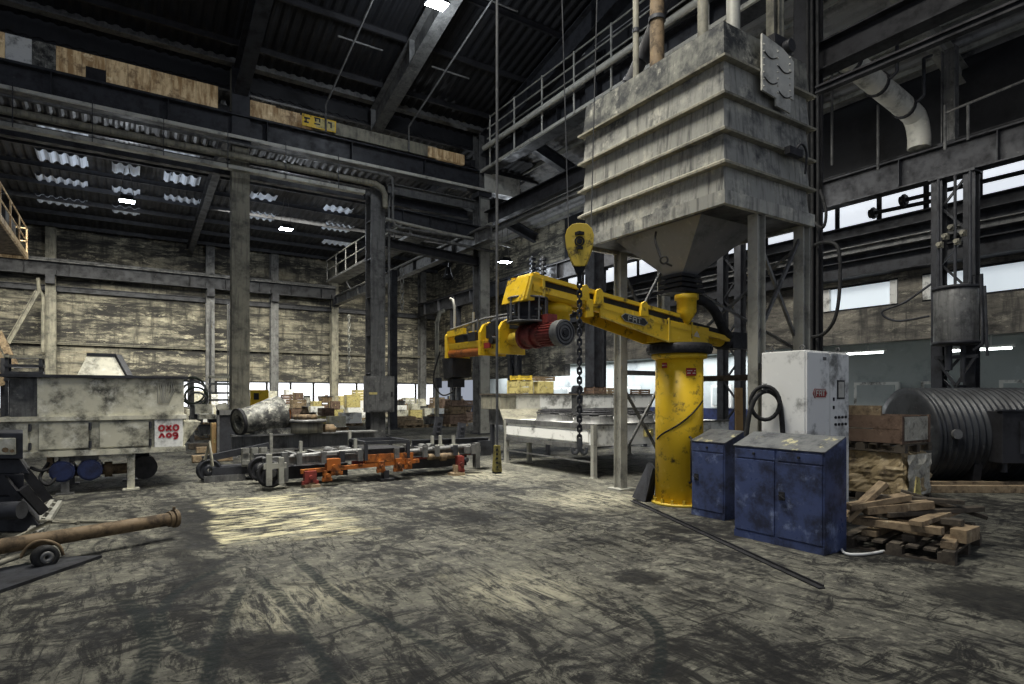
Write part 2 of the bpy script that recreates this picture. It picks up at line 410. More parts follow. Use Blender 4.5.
# far wall: solid above a strip of windows
m=MB(); m.bb(-30,XR+.3,YB,YB+.4,2.45,12.4); m.bb(-30,XR+.3,YB,YB+.4,0,.85)
struct('wall_back',m,Mt['wallback'])
def window_strip(name,p,q,z0,z1,nd,glass,fw=.07,mid=None,depth=.14):
    """framed window strip from p to q (plan points)"""
    p=Vector((*p,0)); q=Vector((*q,0)); d=q-p
    m=MB()
    up=V(0,0,1)
    m.bar(p+up*(z0+fw/2),q+up*(z0+fw/2),depth,fw); m.bar(p+up*(z1-fw/2),q+up*(z1-fw/2),depth,fw)
    if mid: m.bar(p+up*mid,q+up*mid,depth*.7,fw*.7)
    for i in range(nd+1):
        e=p+d*(i/nd); m.bar(e+up*(z0+fw),e+up*(z1-fw),fw,depth,d)
    o=struct(name,m,Mt['black'])
    g=MB(); g.bar(p+up*((z0+z1)/2),q+up*((z0+z1)/2),.02,z1-z0-fw)
    struct('window_glass',g,glass,o)
    return o
window_strip('window_1',(-30,YB+.12),(XR,YB+.12),.85,2.45,34,Mt['lowglass'])
# window wall: concrete from 3.2 to 5.6, dark cladding and clerestory above, open bay below
wz=[(3.2,4.25),(5.05,5.6)]
m=MB()
for z0,z1 in wz: m.bb(XR,XR+.35,-6,24.5,z0,z1)
ya=onX(823,300,XR).y; yb=onX(898,300,XR).y; yc=onX(922,300,XR).y
spans=[(-6,-5.5),(yc,yb),(ya,YB)]
for a,b in spans: m.bb(XR,XR+.35,a,min(b,24.5),4.25,5.05)
struct('wall_right',m,Mt['wallright'])
m=MB(); m.bb(XR,XR+.35,24.5,YB,2.6,10.8); struct('wall_right_far_part',m,Mt['wallback'])
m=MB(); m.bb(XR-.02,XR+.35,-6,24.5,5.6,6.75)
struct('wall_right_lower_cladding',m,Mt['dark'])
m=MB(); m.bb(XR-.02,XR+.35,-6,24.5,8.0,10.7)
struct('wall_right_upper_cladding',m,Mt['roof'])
for k,(z,h,w,mt) in enumerate(((5.45,.5,.5,'dark'),(6.05,.22,.35,'steel'),(6.6,.35,.45,'dark'),(8.15,.3,.3,'dark'))):
    m=MB(); m.ibeam((XR-w/2,-6,z),(XR-w/2,24.5,z),h,w,.03)
    struct('trim_%d'%(k+1),m,Mt[mt])
window_strip('window_2',(XR+.1,-6),(XR+.1,24.4),6.75,8.0,24,Mt['skyglass'],.09,7.62)
def wall_window(name,y0,y1):
    o=window_strip(name,(XR+.1,y0),(XR+.1,y1),4.25,5.05,1,Mt['bayglass'],.06)
    m=MB()
    for y in (y0+.12,y1-.12): m.bb(XR-.02,XR+.3,y-.1,y+.1,4.3,5.0)
    struct('window_reveal',m,Mt['white'],o)
wall_window('window_3',yb,ya)
wall_window('window_4',-5.5,yc)
# open side bay under the window wall
m=MB(); m.bb(22.4,22.7,-6,YB,0,3.4)
struct('wall_side_bay',m,Mt['bay'])
m=MB(); m.bb(XR+.36,22.7,-6,YB,3.4,3.6)
struct('ceiling_side_bay',m,Mt['bay'])
m=MB(); m.bb(22.2,22.4,-6,YB,0,1.0)
struct('baseboard_side_bay',m,Mt['motorblue'])
for k,(x0,x1) in enumerate(((855,900),(922,946),(1000,1030),(712,732),(600,640),(525,570))):
    a=onX(x0,384,22.2).y; b=onX(x1,384,22.2).y
    m=MB(); m.bb(22.12,22.24,min(a,b),max(a,b),1.05,2.05)
    struct('window_%d'%(5+k),m,Mt['white'])
    m=MB(); m.bb(22.08,22.12,min(a,b)+.12,max(a,b)-.12,1.15,1.95); struct('window_glass',m,Mt['bay'],bpy.data.objects['window_%d'%(5+k)])
# roofs: corrugated sheets
def corr(name,corner,along,across,pitch,amp,mat,n):
    """corrugated sheet: ridges run along `along`, waves step along `across`"""
    corner=Vector(corner); along=Vector(along); across=Vector(across); nrm=along.cross(across).normalized()
    m=MB(); vs=[]; W=n*4
    for i in range(W+1):
        h=(0,1,1,0)[i%4]*amp
        b=corner+across*(i/W)+nrm*h
        vs+=[b,b+along]
    m.add(vs,[(2*i,2*i+1,2*i+3,2*i+2) for i in range(W)])
    return struct(name,m,mat)
SL=.23
def zroof(y): return 12.05+SL*(YW-y)
YF=-1.0
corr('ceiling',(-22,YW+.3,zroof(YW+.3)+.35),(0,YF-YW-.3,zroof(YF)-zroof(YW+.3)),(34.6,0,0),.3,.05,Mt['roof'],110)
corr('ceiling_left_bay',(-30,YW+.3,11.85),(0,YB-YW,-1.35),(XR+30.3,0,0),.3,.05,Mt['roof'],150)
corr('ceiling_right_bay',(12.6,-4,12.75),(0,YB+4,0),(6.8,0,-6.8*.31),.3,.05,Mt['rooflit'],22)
# step wall between the two roofs, with ochre panels behind the runway
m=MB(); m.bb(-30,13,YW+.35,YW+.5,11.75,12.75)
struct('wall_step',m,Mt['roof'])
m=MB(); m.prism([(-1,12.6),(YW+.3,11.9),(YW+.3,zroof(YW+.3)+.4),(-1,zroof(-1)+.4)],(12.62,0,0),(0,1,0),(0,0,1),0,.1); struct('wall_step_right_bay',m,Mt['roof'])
# roof purlins
def purlin(p,q,h=.2,w=.09,mat='dark'):
    m=MB(); m.ibeam(p,q,h,w,.012); o=struct('roof_purlin',m,Mt[mat]); return o
for i in range(8):
    y=YW-1.2-i*2.2; z=zroof(y)+.22; purlin((-18,y,z),(12.5,y,z),mat='black')  # near-black steel puts the main roof's darkness into these purlins
for i in range(9):
    y=YW+1.5+i*2.0; z=11.68-.073*(y-YW-.3); purlin((-25,y,z),(XR-.2,y,z))
for i in range(6):
    x=13.2+i*1.1; z=12.65-.31*(x-12.6); purlin((x,-4,z),(x,YB-.2,z),.16,.08,'flange')  # lighter steel puts the right bay's roof light into these purlins
# roof beams: tapered plate girders dropping to the column line
def rafter(X,name='roof_beam',mat='steel',y1=5.5):
    m=MB(); d=.85
    A=V(X,YW-.1,zroof(YW)-.75); B=V(X,y1,zroof(y1)-.75)
    m.ibeam(A+V(0,0,.45),B+V(0,0,.45),d,.42,.035)
    for k in range(5):
        q=A.lerp(B,k/4.5)+V(0,0,.45); m.box(q,(.4,.02,d-.05))
    return struct(name,m,Mt[mat])
for X in (3.2,7.85,12.4,-6.0): rafter(X,mat='steel' if X==7.85 else 'dark')
for y,mt in ((7.0,'flange'),(13.2,'dark'),(20,'dark'),(26.8,'dark'),(.4,'dark')):
    m=MB(); m.ibeam((12.6,y,12.2),(18.9,y,10.15),.5,.3,.03); struct('roof_beam',m,Mt[mt])
m=MB(); m.ibeam((-20,YW-.3,12.55),(12.4,YW-.3,12.55),.55,.3,.03); struct('roof_beam',m,Mt['steel'])
# beams under the left bay roof
for X in (-6.0,3.2,12.0):
    m=MB(); m.ibeam((X,YW+.6,11.3),(X,YB-.1,9.95),.5,.3,.03); struct('roof_beam',m,Mt['dark'])
# milky day-lit roof sheets in the left bay
Mt['rooflight']=emit('milky_roof_sheet',(.55,.6,.68),.07)
for pa_,pb_,rows_ in ((36,88,(27.5,30.2,32.9,35.4)),(112,140,(30.2,32.9,35.4)),(164,200,(27.5,30.2,32.9)),(250,276,(28.3,30.8,33.3)),(324,352,(28.3,30.8,33.3,35.8)),(-60,0,(28,31,34))):
    for y in rows_:
        X0,X1=ray(pa_)[0]/ray(pa_)[1]*y,ray(pb_)[0]/ray(pb_)[1]*y
        vs=[];m=MB();nn=max(2,int((X1-X0)/.3))*4; zz_=11.8-.073*(y-YW-.3)
        for i in range(nn+1):
            xx=X0+(X1-X0)*i/nn; h=(0,1,1,0)[i%4]*-.09
            vs+=[V(xx,y-.5,zz_+.037+h),V(xx,y+.5,zz_-.037+h)]
        m.add(vs,[(2*i,2*i+1,2*i+3,2*i+2) for i in range(nn)])
        struct('roof_light_sheet',m,Mt['rooflight'])

# ---- ochre panels seated behind the long runway
def panel_x(px): return onY(px,90,YW+.25).x
edges=[-40,5,32,56,82,106,128,150,172,196,218,250,276,300,330,360,392,420,447]
mats=['panel','white','soot','panel','panel','panel','panel','panel','panel','panel','none','panel','panel','panel','panel','panel','panel','panel']
k=0
ordn=['first','second','third','fourth','fifth','sixth','seventh','eighth','ninth','tenth','eleventh','twelfth','thirteenth','fourteenth','fifteenth','sixteenth','seventeenth','eighteenth']
for i in range(len(edges)-1):
    if mats[i]=='none': continue
    a=panel_x(edges[i]); b=panel_x(edges[i+1]); h=.98 if i<10 else .85-.045*(i-10)
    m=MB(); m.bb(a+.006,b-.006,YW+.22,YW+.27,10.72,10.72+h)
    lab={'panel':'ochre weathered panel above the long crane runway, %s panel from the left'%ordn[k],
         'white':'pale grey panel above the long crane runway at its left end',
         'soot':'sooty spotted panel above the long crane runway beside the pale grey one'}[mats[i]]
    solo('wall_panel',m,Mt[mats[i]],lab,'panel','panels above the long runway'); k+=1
m=MB(); a=panel_x(86); b=panel_x(106); m.bb(a,b,YW+.05,YW+.12,10.75,11.25)
solo('black_board',m,Mt['black'],'small black board leaning against the ochre panels above the runway','board')

# ================================================================ COLUMNS
def column(name,label,x,y,h,w=.5,d=.56,mat='olive',plates=(),lean=None,cat='column',face='x'):
    t=T(name,label,cat,(x,y,0))
    m=MB(); m.ibeam((x,y,.04),(x,y,h),d,w,.035,(0,1,0) if face=='y' else (1,0,0)); part('shaft',m,Mt[mat],t)
    m=MB(); m.box((x,y,.02),(w+.25,d+.25,.04)); 
    for a in (-1,1):
        for b in (-1,1): m.cyl((x+a*(w/2+.05),y+b*(d/2+.05),.04),(x+a*(w/2+.05),y+b*(d/2+.05),.1),.03,n=6)
    part('base_plate',m,Mt['dark'],t)
    if plates:
        m=MB()
        for z in plates: m.box((x,y,z),(w*.96,d*.9,.03))
        part('stiffener',m,Mt[mat],t)
    return t
c=column('crane_column','tall olive grey steel column nearest the white machine, carrying the long runway',3.2,YW,13.0,.5,.5,'olive',face='y')
m=MB(); m.bb(2.93,3.47,YW-.27,YW-.255,0,9.2); part('web_cover',m,Mt['olive'],c)
m=MB(); m.bb(2.93,3.47,YW-.3,YW-.255,9.75,12.9); part('upper_cover',m,Mt['dark'],c)
c=column('crane_column','ribbed dark steel column with a grey switch box on it',7.85,YW,9.3,.55,.6,'steel',(1,2.4,3.8,5.2,6.6,8.0),face='y')
m=MB(); m.tube([(8.25,YW-.35,.1),(8.25,YW-.35,8.6),(8.3,YW-.35,9.0),(8.5,YW-.35,9.2)],.05); part('conduit',m,Mt['steel'],c)
c=column('crane_column','grey steel column where the two high runways meet in a corner',12.4,YW,13.6,.5,.55,'steel',face='y')
m=MB(); m.bb(12.2,12.62,YW-.3,YW-.275,0,9.6); part('web_cover',m,Mt['flange'],c)
# column behind 376 seen to its right
column('slim_column','slim dark column standing just right of the grey switch box',*onY(393,400,26.5).xy,7.4,.3,.35,'dark',face='y')
# back wall columns
for px,lab in ((51,'far wall column behind the white machine, leftmost on the peeling wall'),(210,'far wall column just left of the tall olive grey column'),
               (274,'far wall column just right of the tall olive grey column'),(334,'far wall column where the lower runway starts'),(422,'far wall column closest to the corner of the window wall')):
    q=onY(px,300,YB-.3)
    t=T('wall_column',lab,'column',(q.x,q.y,0),group='columns on the far wall')
    m=MB(); m.ibeam((q.x,q.y,.0),(q.x,q.y,11.7),.5,.45,.04,(0,1,0)); part('shaft',m,Mt['olive'] if px in(51,334) else Mt['steel'],t)
    m=MB(); m.box((q.x,q.y-.15,8.0),(.5,.6,.3)); m.prism([(-.55,7.4),(.25,7.4),(.25,7.9),(-.55,7.9)],(q.x-.2,q.y,0),(0,1,0),(0,0,1),0,.4); part('bracket',m,Mt['dark'],t)
# dark columns of the window wall runway
XC=17.5
for Y,lab in ((6.6,'dark braced column behind the corrugated tank, carrying a round vessel'),(13.2,'dark window wall column showing behind the sand hopper legs'),
              (20.2,'dark window wall column showing just left of the hopper legs'),(26.8,'dark window wall column showing right of the corner column'),(33.6,'dark window wall column showing left of the corner column')):
    t=T('runway_column',lab,'column',(XC,Y,0),group='dark columns along the window wall')
    m=MB()
    for dx in (-.35,.35): m.ibeam((XC,Y+dx,.03),(XC,Y+dx,7.1),.3,.25,.025,(1,0,0))
    part('chord',m,Mt['dark'],t)
    m=MB()
    for k in range(9):
        z=.6+k*.72; s=1 if k%2 else -1
        m.bar((XC,Y-.3*s,z),(XC,Y+.3*s,z+.72),.05,.06,(1,0,0))
    part('lacing',m,Mt['dark'],t)
    m=MB(); m.box((XC,Y,.015),(.7,1.2,.03)); part('base_plate',m,Mt['black'],t)
    m=MB(); m.box((XC,Y,7.08),(.5,1.0,.06)); part('cap_plate',m,Mt['dark'],t)
# column behind the hopper, carrying the crossing runway
c=column('crane_column','black column with cables at the right edge of the sand hopper',12.4,7.4,12.4,.42,.42,'black',face='x')
m=MB()
for dy in (-.12,.0,.1): m.tube([(12.1,7.15+dy,.2),(12.08,7.12+dy,6),(12.1,7.15+dy,11.5)],.035,6)
part('cable',m,Mt['rubber'],c)
column('crane_column','dark column behind the sand hopper top, between hopper and window wall',12.4,14.4,12.4,.42,.42,'dark',face='x')

# ================================================================ RUNWAYS AND BEAMS
def beam(name,label,p,q,h,w,mat,cat='beam',group=None,rail=None,ribs=0,t_=.035):
    p=Vector(p);q=Vector(q)
    t=T(name,label,cat,tuple((p+q)/2-V(0,0,h/2)),group=group)
    m=MB(); m.ibeam(p,q,h,w,t_); part('girder',m,Mt[mat],t)
    if rail:
        m=MB(); m.ibeam(p+V(0,0,h/2+.06),q+V(0,0,h/2+.06),.12,.08,.025); part('rail',m,Mt[rail],t)
    if ribs:
        m=MB(); d=(q-p).normalized()
        for k in range(ribs):
            e=p.lerp(q,(k+.5)/ribs)
            m.box(e,(.02 if abs(d.x)>.5 else w*.95,.02 if abs(d.y)>.5 else w*.95,h-.08))
        part('stiffener',m,Mt[mat],t)
    return t
rw=beam('crane_runway','long high steel runway beam crossing from the left towards the corner column',(-26,YW-.15,10.3),(14.0,YW-.15,10.3),.78,.5,'dark','crane runway',rail='dark',ribs=14)
m=MB(); m.bb(-26,14.0,YW-.46,YW-.4,9.88,9.98); m.bb(12.3,14.0,YW-.45,YW-.40,9.98,10.66); part('edge_strip',m,Mt['duct'],rw)
m=MB(); 
for x in (3.2,12.4): m.box((x,YW,9.8),(.6,.7,.2))
part('seat_plate',m,Mt['dark'],rw)
beam('service_pipe_rack','dark channel beam slung beneath the long runway above the hall floor',(-24,YW+.47,9.1),(12.0,YW+.47,9.1),.4,.25,'dark','beam')
cr=beam('crane_runway','light edged runway beam with railed walkway running behind the sand hopper',(12.4,YW-.4,10.95),(12.4,-3,10.95),.7,.45,'dark','crane runway',rail='dark',ribs=12)
m=MB(); m.bb(12.1,12.18,-3,YW-.4,10.6,10.7); part('edge_strip',m,Mt['duct'],cr)
m=MB(); m.bb(12.75,13.55,-3,YW-1,11.2,11.25)
part('walkway_deck',m,Mt['dark'],cr)
m=MB()
for k in range(14):
    y=YW-1.2-k*1.75; m.tube([(12.1,y,10.6),(12.1,y,12.6)],.035,6)
part('railing_post',m,Mt['duct'],cr)
m=MB()
for z in (11.75,12.15,12.55): m.tube([(12.1,-3,z),(12.1,YW-1,z)],.03,6)
for z in (11.6,11.95): m.tube([(13.5,-3,z),(13.5,YW-1,z)],.03,6)
part('handrail',m,Mt['flange'],cr)
m=MB(); m.tube([(11.95,-3,11.35),(11.95,YW-1,11.35)],.1,10); solo('walkway_pipe',m,Mt['duct'],'long pale pipe along the railed walkway behind the sand hopper','pipe')
beam('crossing_beam','deep dark beam hanging below the railed walkway behind the hopper',(12.5,YW-.4,8.75),(12.5,-3,8.75),.6,.4,'black','beam')
beam('crossing_pipe_beam','thin grey beam between the walkway beam and the lower runway',(12.0,YW+.2,8.0),(12.0,9,8.0),.2,.2,'steel','beam')
wr=beam('crane_runway','dark runway beam along the window wall, below the high windows',(XC,YB-1,7.5),(XC,-4,7.5),.8,.4,'dark','crane runway',rail='black',ribs=20)
lw=beam('crane_runway','lower crane runway running forward from the far wall past the switch box column',(11.7,YB-.4,7.75),(11.7,YW-2.0,7.75),.55,.35,'steel','crane runway',rail='flange',ribs=10)
bw=beam('crane_runway','dark crane runway along the peeling far wall at half height',(-26,YB-.55,8.25),(11.7,YB-.55,8.25),.8,.4,'dark','crane runway',rail='steel',ribs=20)
m=MB(); m.bb(-26,11.7,YB-.78,YB-.72,8.55,8.62); part('edge_strip',m,Mt['steel'],bw)
beam('wall_ledge','long thin steel ledge low on the peeling far wall',(-26,YB-.1,4.35),(XR,YB-.1,4.35),.12,.16,'olive','ledge')
beam('wall_ledge','thin upper ledge on the peeling far wall under the dark runway',(-26,YB-.1,7.25),(XR,YB-.1,7.25),.3,.2,'dark','ledge')
# beams between the switch box column and the corner column
beam('link_beam','upper dark bracketed beam linking the switch box column with the corner column',onY(388,214,YW-.3),onY(492,236,YW-.3),.5,.3,'dark','beam',ribs=4)
beam('link_beam','lower dark beam linking the switch box column with the corner column',onY(385,243,YW),onY(478,262,YW),.35,.3,'black','beam')
beam('link_beam','grey horizontal strut under the long runway right of the pipe elbow',onY(388,189,YW+.2),onY(474,206,YW+.2),.4,.3,'steel','beam')
# pipes under the runway
def pipe(name,label,pts,r,mat,cat='pipe',k=0,group=None,n=10):
    m=MB(); m.tube(spline(pts,k) if k else pts,r,n); return solo(name,m,Mt[mat],label,cat,group)
def y21(px,py,Y=YW-.6): return onY(px,py,Y)
z1=y21(128,121).z; z2=y21(128,135).z; z3=y21(128,149).z
xe=y21(385,190).x
pipe('service_pipe','thin upper pipe running under the long runway, bent down at the switch box column',[(-22,YW-.6,z1),(xe+.15,YW-.6,z1),(xe+.28,YW-.6,z1-.08),(xe+.3,YW-.6,z1-.25),(xe+.3,YW-.6,8.0),(xe+.38,YW-.6,7.86),(xe+.6,YW-.6,7.8),(13.6,YW-.6,7.8)],.05,'steel')
pipe('service_pipe','thick middle pipe running under the long runway into an elbow',[(-22,YW-.6,z2),(xe-.35,YW-.6,z2),(xe-.12,YW-.6,z2-.1),(xe,YW-.6,z2-.35),(xe,YW-.6,z2-.8)],.11,'olive')
t=T('cable_tray','light cable tray hung below the pipes of the long runway','cable tray',(-8,YW-.6,z3))
m=MB(); m.bb(-22,xe-.8,YW-.76,YW-.5,z3-.05,z3-.02); m.bb(-22,xe-.8,YW-.75,YW-.73,z3-.02,z3+.07); part('tray',m,Mt['flange'],t)
m=MB()
for k in range(16):
    x=-20+k*1.75
    if x<xe-1: m.bar((x,YW-.77,z3-.05),(x,YW-.77,9.95),.04,.02)
part('hanger',m,Mt['dark'],t)
m=MB()
for dy in (0,.06): m.tube([(-22,YW-.64+dy,z3),(xe-.9,YW-.64+dy,z3)],.025,6)
part('cable',m,Mt['steel'],t)
pipe('service_pipe','grey pipe along the link beams from switch box column past the corner column',[y21(386,219),y21(440,232),y21(515,247)],.06,'flange')
pipe('service_pipe','dark pipe below the grey one between the two columns',[y21(386,230),y21(495,252)],.06,'steel')
pipe('wall_pipe','thin vertical pipe with a bend left of the leftmost far wall column',[onY(38,278,YB-.9),onY(39,290,YB-.9),onY(43,296,YB-.9),onY(43,352,YB-.9)],.09,'olive')
beam('wall_brace','rusty diagonal strut on the far wall left of the white machine',onY(8,343,YB-1.2),onY(38,291,YB-1.2),.22,.2,'olive','brace')
# duct in the upper right
A=V(13.6,7.35,9.3); B=V(16.8,7.35,8.85)
t=T('air_duct','light round air duct with dark clamps high between hopper and window wall','duct',(A.x,A.y,8.4))
m=MB(); m.tube(spline([A,A.lerp(B,.5),B,B+V(.38,0,-.15),B+V(.55,0,-.5),B+V(.55,0,-.85)],5),.26,16); part('duct_tube',m,Mt['duct'],t)
m=MB()
for k in (.12,.5,.92): 
    c=A.lerp(B,k); m.cyl(c-V(.05,0,0),c+V(.05,0,0),.29,n=16)
part('clamp',m,Mt['black'],t)
m=MB()
for k in (.5,.92):
    c=A.lerp(B,k); m.tube([c+V(0,-.3,0),c+V(0,-.45,.1),c+V(0,-.45,1.0),c+V(.4,-.45,1.2)],.04,6)
part('hanger',m,Mt['dark'],t)
beam('duct_rail','thin dark pipe passing in front of the light air duct',onX(817,91,11.0),onX(1030,0,11.0),.14,.14,'black','pipe')
t=T('roof_post','light steel post between window wall runway and right bay roof','post',(17.6,6.75,7.95))
m=MB(); m.ibeam((17.6,6.75,7.95),(17.6,6.75,10.4),.3,.25,.02,(0,1,0)); part('shaft',m,Mt['steel'],t)
m=MB(); m.box((17.6,6.75,7.96),(.4,.4,.03)); part('foot_plate',m,Mt['dark'],t)
for k,(px,py0,py1) in enumerate(((832,62,165),(878,105,170),(945,105,150),(968,105,140))):
    a=onX(px,py0,XC-.4); b=onX(px,py1,XC-.4)
    pipe('hanger_rod',['long hanger rod right of the sand hopper edge','thin hanger rod left of the duct elbow','thin rod right of the duct elbow','railing post standing on the window wall runway'][k],[a,b],.035,'steel','rod')
pipe('handrail','thin handrail above the window wall runway at the right edge',[onX(945,113,XC-.4),onX(1040,74,XC-.4)],.03,'steel','handrail')
# pipes along the high windows
def wp(px,py,X=XR-.5): return onX(px,py,X)
for lab,a,b in (('dark capped pipe crossing the high windows, shorter of the two',wp(874,213),wp(942,199)),('dark capped pipe crossing the high windows, longer of the two',wp(905,200,XR-.75),wp(1040,168,XR-.75))):
    t=T('window_pipe',lab,'pipe',tuple(a))
    m=MB(); m.tube([a,b],.06,8); part('tube',m,Mt['black'],t)
    m=MB(); m.cyl(a+V(0,.12,0),a+V(0,-.05,0),.13,n=14); m.cyl(a+V(0,.04,0),a+V(0,-.01,0),.17,n=14); part('cap',m,Mt['black'],t)
# ================================================================ SAND HOPPER ON LEGS
X0,X1,Y0,Y1=6.27,8.18,4.83,7.61; ZB,ZT=4.05,6.3
H=T('sand_hopper','big grey sheet steel sand hopper on four legs above the yellow mixer','hopper',(7.2,6.2,0))
m=MB(); e=.05
ribz=[4.51,4.92,5.37,5.83]
zs=[ZB+.06]+ribz+[ZT]
for a,b in zip(zs[:-1],zs[1:]):
    lo=.055
    A=rect(X0+lo*.4,X1-lo*.4,Y0+lo*.4,Y1-lo*.4,a); B=rect(X0+lo,X1-lo,Y0+lo,Y1-lo,b)
    if b<6: m.loft(A,B)
    else:
        mt_=MB(); mt_.loft(A,B); part('top_band',mt_,Mt['galvtop'],H)
part('bin_body',m,Mt['galv'],H)
for z in ribz+[ZB]:
    m=MB(); w=.07; h=.035
    if z==ZB:
        for (a,b,c,d) in ((X0-.03,X0+.04,Y0-.03,Y1+.03),(X1-.04,X1+.03,Y0-.03,Y1+.03),(X0+.04,X1-.04,Y0-.03,Y0+.04),(X0+.04,X1-.04,Y1-.04,Y1+.03)):
            m.bb(a,b,c,d,z-.07,z+.1)
        part('bottom_frame',m,Mt['galv'],H)
    else:
        A=rect(X0-.045,X1+.045,Y0-.045,Y1+.045,z); B=rect(X0+.03,X1-.03,Y0+.03,Y1-.03,z+.05)
        m.loft(A,B); m.loft(rect(X0-.045,X1+.045,Y0-.045,Y1+.045,z-.03),A)
        part('stiffening_rib',m,Mt['olive'],H)
m=MB(); m.bb(X0+.02,X1-.02,Y0+.02,Y1-.02,ZB-.02,ZB+.05)
part('bottom_plate',m,Mt['dark'],H)
# ragged patch sheet on the right face
pa=[(7.0,6.28),(7.0,5.55),(7.3,5.52),(7.3,5.42),(7.62,5.4),(7.62,5.6),(7.7,5.6),(7.7,6.12),(7.45,6.22)]
m=MB(); m.prism([(a-.07,b) for a,b in pa],(0,Y0-.05,0),(1,0,0),(0,0,1),0,.025)
for x in (6.96,7.26,7.53):
    for k in range(7): m.cyl((x,Y0-.06,5.6+k*.09),(x,Y0-.09,5.6+k*.09),.012,n=6)
P1=part('patch_sheet',m,Mt['duct'],H,'ragged bolted patch sheet with chain marks')
m=MB()
for cx,cz in ((7.17,6.05),(7.17,5.72),(7.48,5.95),(7.48,5.62)):
    m.tube([(cx-.21+.28*i/8,Y0-.085,cz-.05*math.sin(PI*i/8)) for i in range(9)],.008,5)
part('curved_wire',m,Mt['black'],P1)
# funnel
m=MB()
top=rect(6.5,7.8,5.38,7.06,ZB-.02); bot=rect(6.82,7.1,5.98,6.28,3.36)
m.loft(top,bot); part('funnel',m,Mt['galvdark'],H)
m=MB()
for k in range(4):
    z=3.1+k*.075; s=.24-.012*k; m.bb(6.95-s,6.95+s,6.13-s,6.13+s,z,z+.045); m.bb(6.95-s*.7,6.95+s*.7,6.13-s*.7,6.13+s*.7,z+.045,z+.075)
part('slide_gate',m,Mt['black'],H)
m=MB(); a=V(6.5,6.0,3.95)
pts=[P(656,232,8.55),P(655,240,8.5),P(658,250,8.48),P(661,258,8.45)]
m.tube(spline(pts),.018,6); c=P(664,260,8.45); m.torus(c,(c-V(0,0,1.6)),.05,.014,14,6); m.tube([c+V(.04,.02,-.03),P(672,266,8.5)],.014,6)
part('vibrator_cable',m,Mt['rubber'],H)
# legs
LX0,LX1,LY0,LY1=7.06,8.1,4.93,7.53
for x,y in ((LX0,LY0),(LX0,LY1),(LX1,LY0),(LX1,LY1)):
    m=MB(); m.ibeam((x,y,.03),(x,y,ZB-.06),.17,.15,.014,(1,0,0) if y<6 else (0,1,0)); m.box((x,y,.015),(.32,.32,.03)); part('leg',m,Mt['flange'],H)
def brace(p,q,w=.04): 
    m=MB(); m.bar(p,q,w,w); part('brace',m,Mt['steel'],H)
for y in (LY0,LY1):
    brace((LX0,y,2.35),(LX1,y,3.9)); brace((LX0,y+.07,3.9),(LX1,y+.07,2.35)); brace((LX0,y,.5),(LX1,y,1.9)); brace((LX0,y+.07,1.9),(LX1,y+.07,.5))
    brace((LX0,y,1.98),(LX1,y,1.98),.08)
m=MB(); m.bar((LX1,LY0,1.87),(LX1,LY1,1.87),.09,.09); part('cross_rail',m,Mt['wooddark'],H,'dark brown cross rail'); brace((LX1,LY0,2.2),(LX1,LY1,3.8)); brace((LX1+.07,LY0,3.8),(LX1+.07,LY1,2.2))
# sensor box and cable stub on right face
m=MB(); m.bb(7.45,7.75,Y0-.13,Y0-.05,4.83,4.93); m.tube(spline([V(7.6,Y0-.1,4.88),V(7.66,Y0-.16,4.98),V(7.8,Y0-.15,4.9),V(7.82,Y0-.12,4.62)]),.015,6)
part('sensor_box',m,Mt['black'],H)
# pipes standing on the hopper top
def top_pipe(name,label,pts,r,mat,cat='pipe'):
    t=T(name,label,cat,tuple(pts[0]))
    m=MB(); m.tube(pts,r,14); part('tube',m,Mt[mat],t)
    m=MB(); m.cyl(V(*pts[0])+V(0,0,-.02),V(*pts[0])+V(0,0,.03),r*1.5,n=14)
    a=V(*pts[0]); b=V(*pts[1]); d=(b-a).normalized()
    for k in (.35,.7): c=a.lerp(b,k); m.cyl(c-d*.03,c+d*.03,r*1.2,n=14)
    part('collar',m,Mt['dark'],t)
top_pipe('filling_pipe','rusty brown filling pipe rising upright from the hopper top',[(6.9,6.55,ZT),(6.9,6.55,9.4)],.11,'rust')
top_pipe('slanted_pipe','dark slanted pipe running down to the rear of the hopper top',[(6.75,7.2,ZT),(6.95,6.75,7.2),(7.3,5.95,9.2)],.11,'black')
top_pipe('vent_pipe','grey vent pipe at the near corner of the hopper top',[(6.5,5.35,ZT),(6.5,5.35,9.0)],.07,'olive')
top_pipe('vent_pipe','second grey vent pipe, right of the near corner of the hopper top',[(6.8,5.1,ZT),(6.8,5.1,9.0)],.09,'flange')
top_pipe('vent_pipe','thin grey vent pipe left of the brown filling pipe',[(6.5,6.6,ZT),(6.5,6.6,8.6)],.045,'olive')
t=T('level_post','dark double post standing at the rear right of the hopper top','post',(7.85,5.2,ZT))
m=MB(); m.ibeam((7.75,5.15,ZT),(7.75,5.15,9.2),.14,.12,.015); m.cyl((7.93,5.15,ZT),(7.93,5.15,9.2),.05,n=10); part('shaft',m,Mt['olive'],t)
m=MB(); m.box((7.85,5.15,ZT+.25),(.4,.2,.25)); m.cyl((7.85,5.02,ZT+.2),(7.85,4.92,ZT+.2),.09,n=12); part('gear_box',m,Mt['black'],t)

